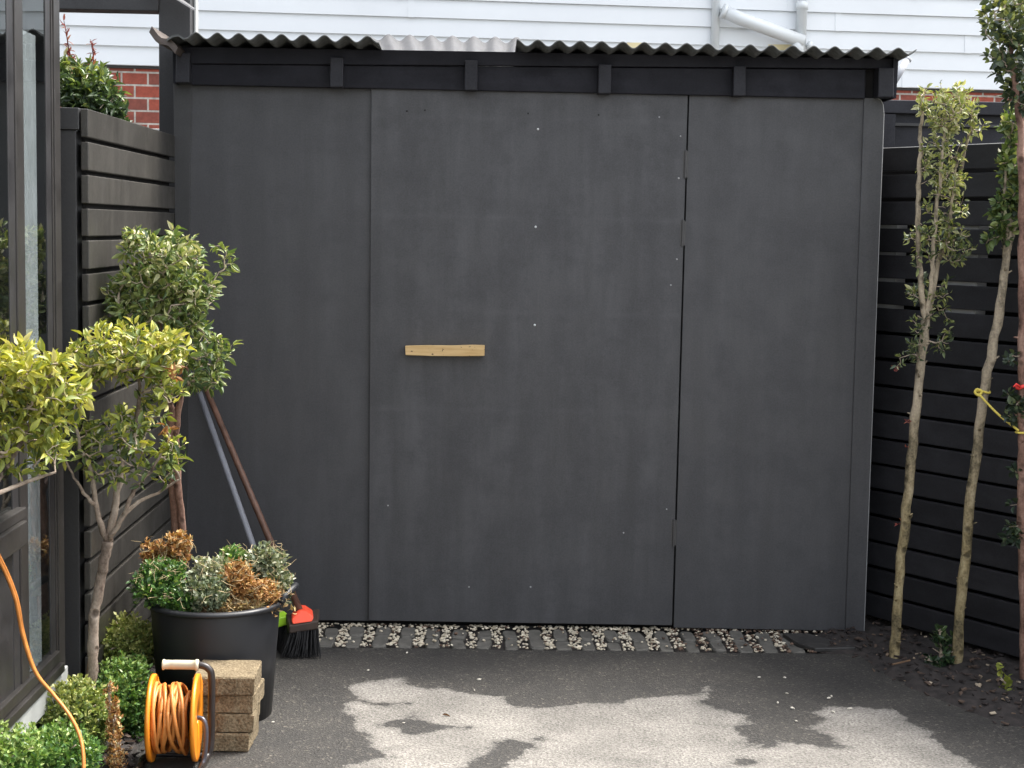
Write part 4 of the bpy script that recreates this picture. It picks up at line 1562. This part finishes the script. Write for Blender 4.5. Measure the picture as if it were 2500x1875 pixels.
tree('bare_trunked_tree', 'leaning bare grey-brown trunk with yellow rope tied round it', 'tree', bE, [te, e1, e2], tg,
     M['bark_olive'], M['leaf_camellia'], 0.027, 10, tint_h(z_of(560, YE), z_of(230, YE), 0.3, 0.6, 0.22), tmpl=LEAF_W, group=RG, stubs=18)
bF = gr(2214, 1478)
YF2 = bF.y
tf_ = limb([(2214, 1484), (2210, 1300), (2206, 1050), (2207, 900), (2209, 700), (2207, 500), (2205, 300), (2190, 160), (2180, 60)], YF2, [0.016, 0.0155, 0.015, 0.014, 0.013, 0.0125, 0.012, 0.009, 0.005])
f1 = limb([(2204, 280), (2225, 180), (2240, 60)], YF2, [0.009, 0.006, 0.004])
tg = in_ell(2170, 30, YF2, 45, 60, 0.12, 50) + in_ell(2180, 110, YF2, 42, 55, 0.10, 50) + in_ell(2200, 190, YF2, 28, 45, 0.08, 26) + in_ell(2240, 80, YF2, 60, 130, 0.14, 60)
tg += in_ell(2190, 860, YF2, 18, 25, 0.03, 6) + in_ell(2190, 890, YF2, 22, 30, 0.03, 8) + in_ell(2190, 1100, YF2, 18, 90, 0.03, 9) + in_ell(2198, 1160, YF2, 14, 20, 0.02, 4) + in_ell(2188, 780, YF2, 12, 30, 0.02, 3)
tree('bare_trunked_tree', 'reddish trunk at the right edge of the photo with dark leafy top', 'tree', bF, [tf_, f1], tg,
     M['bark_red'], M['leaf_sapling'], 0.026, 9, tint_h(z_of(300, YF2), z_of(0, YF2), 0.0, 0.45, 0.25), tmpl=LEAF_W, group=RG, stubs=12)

# rope and ribbon between them
b = MB()
pE, pF = at(2113, 850, YE - 0.022), at(2200, 930, YF2 - 0.015)
ring = [at(2125, 846, YE) + Vector((0.021 * math.cos(t), 0.021 * math.sin(t), 0.003 * math.sin(2 * t))) for t in np.linspace(-0.3, 2 * math.pi - 0.3, 18)]
b.tube(ring, 0.0042, 8)
b.tube(smooth_path([pE, (pE + pF) / 2 + Vector((0, 0, -0.008)), pF], 8), 0.0042, 8)
b.tube(smooth_path([pE + Vector((-0.006, 0, 0.016)), pE + Vector((-0.013, -0.004, 0.004)), pE + Vector((0.0, -0.008, -0.006)), pE + Vector((0.012, -0.004, 0.008)), pE + Vector((-0.006, 0, 0.016))], 6), 0.0048, 8)
ring = [at(2206, 934, YF2) + Vector((0.0175 * math.cos(t), 0.0175 * math.sin(t), 0)) for t in np.linspace(0, 2 * math.pi, 16)]
b.tube(ring, 0.0042, 8)
tag(b.build('rope', M['rope'], smooth=True, base=pE), 'yellow rope tied between the leaning trunk and the edge trunk', 'rope')
b = MB()
ring = [at(2207, 836, YF2) + Vector((0.0165 * math.cos(t), 0.0165 * math.sin(t), 0.004 * math.sin(3 * t))) for t in np.linspace(0, 2 * math.pi, 16)]
b.tube(ring, 0.0065, 8)
b.tube([ring[10], ring[10] + Vector((-0.02, -0.01, 0.012)), ring[10] + Vector((-0.03, -0.012, 0.002))], [0.005, 0.004, 0.002], 6)
tag(b.build('plant_tie', M['ribbon'], smooth=True, base=at(2207, 836, YF2)), 'red tie wrapped round the trunk at the right edge', 'tie')


# shrubs: dense small-leaved clumps
def shrub(name, label, cat, base, blobs, leaf, lsize, n, tintf, tmpl=LEAF_S, group=None, wood=None, stems=5, upbias=0.7, part='foliage', straw=0):
    t = thing(name, label, cat, base, group)
    P, D = [], []
    mb = MB()
    base = Vector(base)
    for cx, cy, Y, rx, ry, dep, share in blobs:
        c = np.array(at(cx, cy, Y))
        r3 = np.array([px(rx, Y), dep, px(ry, Y)])
        sprigs = max(6, int(n * share / 14))
        for _ in range(sprigs):
            q = rng.normal(size=3)
            q /= np.linalg.norm(q)
            if q[2] < -0.75:
                q[2] *= -0.5
            rr = random.uniform(0.62, 1.04)
            tip = c + q * r3 * rr
            dr = q * 0.6 + np.array([0, 0, 0.6]) + rng.normal(size=3) * 0.35
            dr /= np.linalg.norm(dr)
            L = lsize * random.uniform(2.2, 4.5)
            for k in range(14):
                u = random.random()
                s_ = rng.normal(size=3)
                s_ -= dr * s_.dot(dr)
                s_ /= np.linalg.norm(s_) + 1e-9
                P.append(tip - dr * L * u)
                D.append(s_ + dr * (0.5 + 0.8 * (1 - u)))
        if straw:
            for _ in range(straw):
                q = rng.normal(size=3)
                q[2] = abs(q[2])
                q /= np.linalg.norm(q)
                p = Vector(c + q * r3 * random.uniform(0.8, 1.08))
                dr_ = Vector(rng.normal(size=3) + q * 0.5).normalized()
                L_ = random.uniform(0.02, 0.055)
                bend_ = Vector(rng.normal(size=3)) * 0.008
                mb.tube([p, p + dr_ * L_ * 0.5 + bend_, p + dr_ * L_], [0.0011, 0.0009, 0.0005], 4, cap=False)
        for _ in range(stems):
            q = rng.normal(size=3)
            q[2] = abs(q[2])
            q /= np.linalg.norm(q)
            e = Vector(c + q * r3 * 0.85)
            mb.tube(smooth_path([base + Vector((random.uniform(-0.02, 0.02), random.uniform(-0.02, 0.02), -0.01)), (base + Vector(c)) / 2, Vector(c), e], 4), catrad([0.006, 0.005, 0.004, 0.0015], 4), 5)
    P, D = np.array(P), np.array(D)
    cr = MB()
    add_leaves(cr, P, D, lsize * (0.7 + 0.6 * rng.random(len(P))), tintf(P), tmpl, upbias)
    mb.build('stem', wood or M['twig'], t, smooth=True)
    cr.build(part, leaf, t, smooth=True)
    return t


HG = 'low box bushes along the left wall'
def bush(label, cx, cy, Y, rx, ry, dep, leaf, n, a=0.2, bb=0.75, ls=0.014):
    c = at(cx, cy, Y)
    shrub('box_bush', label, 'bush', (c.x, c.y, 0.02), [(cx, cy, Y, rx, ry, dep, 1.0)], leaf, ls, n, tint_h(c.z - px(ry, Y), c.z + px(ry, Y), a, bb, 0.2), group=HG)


bush('olive green box bush farthest back beside the black tub', 272, 1396, 5.06, 66, 78, 0.14, M['leaf_boxyel'], 7500, 0.45, 1.0)
bush('dark green box bush tight against the side of the black tub', 268, 1508, 4.80, 74, 102, 0.14, M['leaf_box'], 9500, 0.35, 0.85)
bush('yellow-green box bush left of the dead brown sprig', 170, 1555, 4.50, 84, 95, 0.13, M['leaf_boxyel'], 7500, 0.25, 0.9)
bush('box bush in the foreground under the hanging orange cord', 125, 1640, 4.20, 95, 78, 0.13, M['leaf_box'], 7500, 0.3, 0.85, 0.015)
bush('bright green box bush cut off by the bottom left corner of the photo', 20, 1650, 3.98, 90, 90, 0.13, M['leaf_box'], 6000, 0.4, 1.0, 0.015)
c = at(243, 1600, 4.42)
shrub('dead_sprig', 'dead brown upright sprig between the box bushes and the cable reel', 'plant', (c.x, c.y, 0), [(246, 1570, 4.40, 15, 60, 0.02, 0.45), (236, 1500, 4.40, 6, 46, 0.01, 0.10), (250, 1630, 4.38, 20, 45, 0.03, 0.45)], M['leaf_dead'], 0.011, 1500, lambda P: rng.random(len(P)), group=None, stems=7)
# photinia behind the left fence
c = at(190, 230, 5.65)
shrub('red_tipped_shrub', 'green shrub with red tips growing behind the left slat fence', 'shrub', (c.x, c.y, 0.6), [(195, 195, 5.6, 72, 60, 0.16, 0.8), (150, 170, 5.6, 50, 50, 0.14, 0.25), (240, 240, 5.6, 40, 36, 0.12, 0.25)], M['leaf_camellia'], 0.034, 1900, tint_h(z_of(250, 5.6), z_of(120, 5.6), 0.1, 0.75, 0.25), tmpl=LEAF)
sh = [o for o in C.objects if o.name.startswith('red_tipped_shrub')][0]
for x, y, x0_, y0_ in [(138, 45, 150, 150), (197, 92, 200, 150), (150, 110, 148, 160)]:
    p = smooth_path([at(x0_, y0_, 5.6), at((x + x0_) / 2 + 3, (y + y0_) / 2, 5.6), at(x, y, 5.6)], 6)
    b = MB()
    b.tube(p, catrad([0.003, 0.0025, 0.0012], 6), 5)
    sho = b.build('shoot', M['leaf_red'], sh)
    lb = MB()
    P = np.array([p[i] for i in range(2, len(p)) for _ in range(2)])
    add_leaves(lb, P, rng.normal(size=P.shape) * 0.8 + np.array([0, 0, 0.9]), np.full(len(P), 0.025), rng.random(len(P)), LEAF_N)
    lb.build('red_tip', M['leaf_red'], sho)
# plants in the right bed
c = gr(2035, 1442)
shrub('seedling', 'small dark green leafy plant at the foot of the leaning trunk', 'plant', (c.x, c.y, 0), [(2035, 1415, c.y, 30, 28, 0.05, 0.7), (2012, 1428, c.y, 20, 15, 0.03, 0.2), (2030, 1370, c.y, 7, 18, 0.01, 0.1)], M['leaf_dark'], 0.026, 130, tint_h(0, 0.15, 0.3, 0.7, 0.2), tmpl=LEAF_W)
c = gr(2180, 1495)
shrub('seedling', 'small yellow-leaved seedling on the mulch near the right edge', 'plant', (c.x, c.y, 0), [(2170, 1473, c.y, 26, 10, 0.03, 0.6), (2180, 1490, c.y, 16, 12, 0.03, 0.4)], M['leaf_yellow'], 0.022, 60, lambda P: rng.uniform(0.4, 0.8, len(P)), tmpl=LEAF_W, stems=3)
# stick on the mulch
b = MB()
b.tube([gr(1927, 1450) + Vector((0, 0, 0.025)), gr(1965, 1444) + Vector((0, 0, 0.03))], 0.0035, 6)
tag(b.build('stick', M['stake'], base=gr(1945, 1447)), 'short reddish stick lying on the mulch by the first trunk', 'stick')

# stake beside the forked trunk
b = MB()
s0 = at(172, 1470, 4.60)
s0.z = 0
b.hexa([s0 + Vector((-0.008, 0, 0)), s0 + Vector((0.008, 0, 0)), at(219, 1200, 4.66) + Vector((0.006, 0, 0)), at(219, 1200, 4.66) + Vector((-0.006, 0, 0))],
       [s0 + Vector((-0.008, 0.012, 0)), s0 + Vector((0.008, 0.012, 0)), at(219, 1200, 4.66) + Vector((0.006, 0.012, 0)), at(219, 1200, 4.66) + Vector((-0.006, 0.012, 0))])
tag(b.build('garden_stake', M['stake'], base=s0), 'thin brown timber stake leaning beside the forked trunk', 'stake')

# ================================================================== TUB WITH CLIPPINGS
YT = 5.02
tc_ = at(466, 1312, YT)
TX = tc_.x
zrim = at(466, 1327, YT - 0.21).z
Rr = px(140, YT) * 1.02
Rb = Rr * 0.84
tub = thing('tub', 'large black plastic tub full of hedge clippings', 'tub', (TX, YT, 0))
b = MB()
b.lathe([(Rb, 0.004), (Rb + 0.004, 0.0), (Rb + (Rr - Rb) * 0.5, zrim * 0.5), (Rr - 0.004, zrim - 0.02), (Rr - 0.008, zrim - 0.004), (Rr - 0.014, zrim - 0.006), (Rr - 0.02, zrim * 0.6), (Rb - 0.01, 0.02)], (TX, YT, 0), 'Z', 56)
b.build('body', M['black'], tub, smooth=True)
b = MB()
b.lathe([(Rr - 0.012, zrim - 0.012), (Rr + 0.010, zrim - 0.014), (Rr + 0.013, zrim - 0.006), (Rr + 0.010, zrim), (Rr, zrim + 0.004), (Rr - 0.012, zrim + 0.001)], (TX, YT, 0), 'Z', 56, closed=True)
b.build('rim', M['black'], tub, smooth=True)
for sgn, yy in ((-1, 0.10), (1, 0.05)):
    b = MB()
    cxh = TX + sgn * (Rr + 0.005)
    pts = [Vector((cxh, YT + yy - 0.09, zrim)), Vector((cxh + sgn * 0.012, YT + yy - 0.08, zrim + 0.02)), Vector((cxh + sgn * 0.035, YT + yy - 0.02, zrim + 0.035)), Vector((cxh + sgn * 0.02, YT + yy + 0.05, zrim + 0.02)), Vector((cxh - sgn * 0.03, YT + yy + 0.08, zrim))]
    b.tube(smooth_path(pts, 6), 0.012, 10)
    b.build('handle', M['black'], tub, smooth=True)

# fill: clippings, bunch by bunch
b = MB()
prof = []
for r, h in [(0.0, 0.06), (Rr * 0.5, 0.05), (Rr - 0.03, -0.02)]:
    prof.append((r if r else 1e-4, zrim + h - 0.03))
b.lathe(prof, (TX, YT, 0), 'Z', 30)
o = b.build('clippings_heap', M['leaf_straw'], smooth=True, base=(TX, YT, zrim))
tag(o, 'matted straw-brown clippings underneath the bunches in the tub', 'clippings', kind='stuff')
CG = 'bunches of hedge clippings in the tub'


def bunch(label, blobs, leaf, n, ls=0.017, tmpl=LEAF_S, tf=None, wood=None, stems=8):
    cx, cy, Y = blobs[0][:3]
    c = at(cx, cy, Y)
    shrub('clipping_bunch', label, 'clippings', (c.x, c.y + 0.02, zrim - 0.02), blobs, leaf, ls, n, tf or (lambda P: np.clip(rng.normal(0.5, 0.25, len(P)), 0, 1)), tmpl, CG, wood or M['straw'], stems, straw=14)


bunch('orange-brown dead bunch standing up at the back of the tub', [(345, 1192, YT + 0.12, 52, 30, 0.05, 0.5), (385, 1174, YT + 0.1, 30, 28, 0.04, 0.5)], M['leaf_dead'], 1500, 0.017)
bunch('fresh green bunch over the left side of the tub', [(355, 1240, YT - 0.04, 62, 34, 0.09, 0.5), (330, 1262, YT - 0.08, 48, 40, 0.08, 0.4)], M['leaf_box'], 3000)
bunch('bright green bunch at the middle back of the tub', [(500, 1212, YT + 0.08, 42, 34, 0.06, 1)], M['leaf_box'], 1500, 0.018, tf=lambda P: np.clip(rng.normal(0.72, 0.2, len(P)), 0, 1))
bunch('grey-green variegated bunch at the right back of the tub', [(575, 1215, YT + 0.06, 48, 40, 0.08, 0.7), (600, 1258, YT + 0.02, 36, 34, 0.06, 0.3)], M['leaf_grey'], 2600, 0.018)
bunch('greyish clipped bunch at the centre front of the tub', [(445, 1278, YT - 0.12, 56, 38, 0.07, 1)], M['leaf_grey'], 2000, 0.016, tf=lambda P: np.clip(rng.normal(0.4, 0.22, len(P)), 0, 1))
bunch('green tuft hanging at the front left rim of the tub', [(390, 1292, YT - 0.12, 58, 28, 0.06, 1)], M['leaf_box'], 1700, 0.016)
bunch('dry orange-brown bunch on the right front of the tub', [(518, 1252, YT - 0.07, 38, 48, 0.06, 0.5), (560, 1276, YT - 0.05, 52, 28, 0.07, 0.5)], M['leaf_dead'], 3600, 0.016, LEAF_N)
bunch('straw-coloured stalky bunch along the front rim of the tub', [(480, 1304, YT - 0.11, 92, 14, 0.04, 0.7), (590, 1284, YT - 0.02, 34, 22, 0.05, 0.3)], M['leaf_straw'], 1900, 0.018, LEAF_N)
bunch('pale bleached sprigs between the green bunches in the tub', [(450, 1228, YT - 0.02, 46, 26, 0.06, 1)], M['leaf_grey'], 1100, 0.018, tf=lambda P: np.clip(rng.normal(0.75, 0.2, len(P)), 0, 1), stems=16)

# ================================================================== BROOMS
def broom(label, top, foot, rad, hmat, with_head):
    t = thing('broom', label, 'broom', Vector((foot.x, foot.y, 0)))
    b = MB()
    b.tube([foot, foot + (top - foot) * 0.5, top], [rad * 1.05, rad, rad * 0.9], 12)
    b.build('handle', hmat, t, smooth=True)
    with_head(t, foot)
    return t


def head_dark(t, f):
    c = at(655, 1350, 5.72)
    R = Matrix.Rotation(0.22, 3, 'Z')
    def q(x, y, z):
        return c + R @ Vector((x, y, z))
    b = MB()
    b.hexa([q(-0.055, -0.035, -0.022), q(0.05, -0.035, -0.010), q(0.05, -0.035, 0.022), q(-0.055, -0.035, 0.008)], [q(-0.055, 0.09, -0.012), q(0.07, 0.09, 0.0), q(0.07, 0.09, 0.038), q(-0.055, 0.09, 0.024)])
    b.build('head', M['headwood'], t, bevel=0.005)
    b = MB()
    for i in range(420):
        u, v_ = random.uniform(-0.05, 0.052), random.uniform(-0.033, 0.086)
        p = q(u, v_, -0.012)
        e = Vector((p.x + (u * 0.45 - 0.012) + random.gauss(0, 0.004), p.y + (v_ - 0.03) * 0.4 - 0.008, random.uniform(0.002, 0.014)))
        b.tube([p, (p + e) / 2 + Vector((random.gauss(0, 0.003), 0, 0)), e], [0.0022, 0.002, 0.001], 4, cap=False)
    b.build('bristles', M['bristle'], t)
    b = MB()
    pts = [q(-0.045, -0.036, 0.012), q(0.030, -0.037, 0.020), q(0.036, -0.02, 0.036), q(0.008, 0.0, 0.052), q(-0.014, 0.005, 0.054), q(-0.044, -0.02, 0.028)]
    b.prism(pts, R @ Vector((0.006, 0.07, 0.006)))
    b.build('bracket', M['red'], t, bevel=0.006)


fb = at(650, 1325, 5.74)
broom('brown wooden-handled broom with a red bracket and black bristles leaning on the shed', at(430, 805, 6.10), fb, 0.0125, M['brownhandle'], head_dark)


def head_lime(t, f):
    c = at(600, 1340, 5.80)
    b = MB()
    R = Matrix.Rotation(0.4, 3, 'Z')
    def q(x, y, z):
        return c + R @ Vector((x, y, z))
    b.hexa([q(-0.05, -0.03, -0.03), q(0.035, -0.03, -0.012), q(0.04, -0.03, 0.022), q(-0.05, -0.03, 0.016)], [q(-0.05, 0.05, -0.03), q(0.035, 0.05, -0.012), q(0.04, 0.05, 0.022), q(-0.05, 0.05, 0.016)])
    b.build('head', M['lime'], t, bevel=0.006)
    b = MB()
    for i in range(220):
        u, v_ = random.uniform(-0.048, 0.032), random.uniform(-0.028, 0.046)
        p = q(u, v_, -0.02)
        b.tube([p, Vector((p.x + u * 0.3, p.y + v_ * 0.3, random.uniform(0.002, 0.01)))], [0.0022, 0.001], 4, cap=False)
    b.build('bristles', M['bristle'], t)


broom('grey metal-handled broom with a lime green head behind the tub', at(431, 848, 6.11), at(598, 1325, 5.80), 0.0115, M['greyhandle'], head_lime)

# ================================================================== PAVER STACK
YP = 4.72
pv_labels = ['tan concrete paver on top of the stack', 'tan concrete paver second from the top of the stack', 'tan concrete paver third from the top of the stack', 'tan concrete paver at the bottom of the stack on the asphalt']
proto = None
pvx = [(424, 560, 1409, 1441, 1474), (418, 566, 0, 0, 0)]
cxp = at(492, 1480, YP).x
Wp = px(136, YP)
Hp = 0.0575
for i in range(4):
    zc = Hp * (3 - i)
    if proto is None:
        b = MB()
        nseg = 10
        rp = random.Random(3)
        vs, fs = [], []
        k = nseg * 4
        for z in (0, 0.004, Hp * 0.5, Hp - 0.006, Hp - 0.001):
            for j in range(k):
                s_ = j // nseg
                u = (j % nseg) / nseg
                cx, cy = [(-1 + 2 * u, -1), (1, -1 + 2 * u), (1 - 2 * u, 1), (-1, 1 - 2 * u)][s_]
                ins = (0.004 if z in (0, Hp - 0.001) else 0.0) + rp.uniform(0, 0.005)
                vs.append(Vector((cx * (Wp / 2 - ins), cy * (0.098 - ins), z + rp.uniform(-0.001, 0.001))))
        for r in range(4):
            for j in range(k):
                fs.append((r * k + j, r * k + (j + 1) % k, (r + 1) * k + (j + 1) % k, (r + 1) * k + j))
        fs.append(tuple(range(4 * k, 5 * k)))
        fs.append(tuple(range(k - 1, -1, -1)))
        b.add(vs, fs)
        o = proto = b.build('paver', M['paver'])
    else:
        o = proto.copy()
        C.objects.link(o)
    o.location = (cxp + [0, 0.0015, -0.004, -0.012][i], YP + [0.0, 0.012, 0.006, 0.004][i], zc + 0.0005)
    o.rotation_euler = (0, 0, [0.02 , -0.05, 0.03 + math.pi, -0.02][i])
    tag(o, pv_labels[i], 'paver', 'stack of concrete pavers in front of the tub')

# ================================================================== CABLE REEL
YR = 4.50
rl = at(330, 1550, YR)
rr_ = at(424, 1550, YR)
RCz = at(380, 1550, YR).z
RAD = px(96, YR)
reel = thing('cable_reel', 'orange cable reel with cream handle grip standing on the bed edge', 'cable reel', ((rl.x + rr_.x) / 2, YR, 0))
RM = Matrix.Translation(Vector((rl.x + rr_.x, 2 * YR, 0)) / 2) @ Matrix.Rotation(0.07, 4, 'Z') @ Matrix.Translation(-Vector((rl.x + rr_.x, 2 * YR, 0)) / 2)


def rot_mb(mb):
    for i, a in enumerate(mb.v):
        h = np.column_stack([a, np.ones(len(a))]) @ np.array(RM).T
        mb.v[i] = h[:, :3]
    return mb


for xx, s in ((rl.x, -1), (rr_.x, 1)):
    b = MB()
    b.lathe([(0.02, -0.004), (RAD * 0.55, -0.004), (RAD * 0.6, 0.002 * s), (RAD - 0.008, 0.001), (RAD - 0.001, -0.006), (RAD, 0.0), (RAD - 0.001, 0.007), (RAD - 0.01, 0.006), (RAD * 0.6, 0.006), (0.02, 0.004)], (xx, YR, RCz), 'X', 64, closed=True)
    rot_mb(b).build('flange', M['orange'], reel, smooth=True)
b = MB()
b.lathe([(0.045, rl.x + 0.004), (0.045, rr_.x - 0.004)], (0, YR, RCz), 'X', 32)
rot_mb(b).build('drum', M['tube_dark'], reel, smooth=True)
# wound cord: layered turns, the outer ones crossing over each other
b = MB()
wdt = rr_.x - rl.x
pts = []
for layer, (R0, turns) in enumerate([(0.058, 5), (0.072, 3)]):
    N = turns * 28
    for i in range(N):
        u = i / N
        t = 2 * math.pi * turns * u
        x = rl.x + 0.014 + (wdt - 0.028) * (u if layer % 2 == 0 else 1 - u)
        pts.append(Vector((x + 0.0015 * math.sin(t * 0.37), YR + R0 * math.cos(t), RCz + R0 * math.sin(t))))
b.tube(pts, 0.0058, 7)
for q in range(11):
    x0_, x1_ = random.uniform(0.10, 0.90), 0
    x1_ = min(max(x0_ + random.choice((-1, 1)) * random.uniform(0.08, 0.45), 0.09), 0.91)
    R0 = random.uniform(0.082, 0.100)
    ph = random.uniform(0, 6.28)
    pts = []
    for i in range(45):
        t = 2 * math.pi * i / 40 + ph
        u = 0.5 - 0.5 * math.cos(2 * math.pi * i / 40)
        pts.append(Vector((rl.x + wdt * (x0_ + (x1_ - x0_) * u), YR + R0 * math.cos(t), RCz + (R0 + 0.004 * math.sin(3 * t + q)) * math.sin(t))))
    b.tube(pts, 0.0058, 7)
rot_mb(b).build('wound_cord', M['cord'], reel, smooth=True)
# frame
def rz(x, y, Y):
    return at(x, y, Y)


b = MB()
yb_ = YR + 0.06
fx = at(457, 1500, yb_).x
top_z = at(400, 1436, yb_).z
path = [Vector((at(352, 1436, yb_).x, yb_, top_z)), Vector((at(400, 1436, yb_).x, yb_, top_z)), Vector((fx - 0.035, yb_, top_z)), Vector((fx - 0.010, yb_, top_z - 0.010)), Vector((fx, yb_, top_z - 0.036)), Vector((fx, yb_, 0.15)), Vector((fx - 0.002, yb_ - 0.005, 0.045)), Vector((fx - 0.012, yb_ - 0.03, 0.012)), Vector((fx - 0.012, yb_ - 0.16, 0.012))]
b.tube(smooth_path(path, 8), 0.0105, 12)
b.build('frame', M['tube_dark'], reel, smooth=True)
b = MB()
gx0, gx1 = at(351, 1436, yb_).x, at(430, 1436, yb_).x
prof = [(0.012, 0), (0.0155, 0.001), (0.0155, 0.005), (0.0135, 0.007)]
L = gx1 - gx0
for i in range(12):
    prof += [(0.0132, 0.03 + i * 0.005), (0.0142, 0.032 + i * 0.005)]
prof += [(0.0135, L - 0.012), (0.0165, L - 0.010), (0.0165, L - 0.003), (0.012, L)]
b.lathe(prof, (gx0, yb_, top_z), 'X', 24)
b.build('grip', M['grip'], reel, smooth=True)
b = MB()
xs_ = rr_.x
path = [Vector((xs_ - 0.02, YR, RCz)), Vector((xs_ + 0.008, YR, RCz)), Vector((xs_ + 0.022, YR - 0.004, RCz - 0.006)), Vector((xs_ + 0.029, YR - 0.006, RCz - 0.028)), Vector((xs_ + 0.028, YR - 0.008, 0.06)), Vector((xs_ + 0.020, YR - 0.02, 0.012)), Vector((xs_ + 0.005, YR - 0.09, 0.010))]
b.tube(smooth_path(path, 8), 0.0068, 10)
b.build('stand', M['tube_grey'], reel, smooth=True)
b = MB()
path = [Vector((fx - 0.012, yb_ - 0.16, 0.012)), Vector((rl.x - 0.02, yb_ - 0.17, 0.012)), Vector((rl.x - 0.03, yb_ - 0.10, 0.012)), Vector((rl.x - 0.02, yb_, 0.012)), Vector((fx - 0.02, yb_, 0.012))]
b.tube(smooth_path(path, 6), 0.009, 10)
b.build('base_frame', M['tube_dark'], reel, smooth=True)
b = MB()
b.box((rl.x - 0.005, YR - 0.08, 0.004), (rr_.x - 0.005, YR + 0.05, 0.010))
b.build('base_plate', M['slab'], reel)

# loose cord hanging at left
b = MB()
pts = [at(-60, 1120, 3.85), at(-10, 1195, 3.95), at(30, 1285, 4.0), at(48, 1370, 4.04), at(75, 1450, 4.06), at(115, 1500, 4.07), at(150, 1545, 4.05), at(172, 1590, 4.03), at(180, 1640, 4.0), at(178, 1720, 3.97)]
b.tube(smooth_path(pts, 8), 0.0046, 8)
pts2 = [p + Vector((0.006 * max(0, 1 - i / 5), 0.006, -0.002)) for i, p in enumerate(pts)]
b.tube(smooth_path(pts2, 8), 0.0040, 8)
tag(b.build('extension_cord', M['cord'], smooth=True, base=pts[-1]), 'orange extension cord hanging down over the front box bush at left', 'cord')
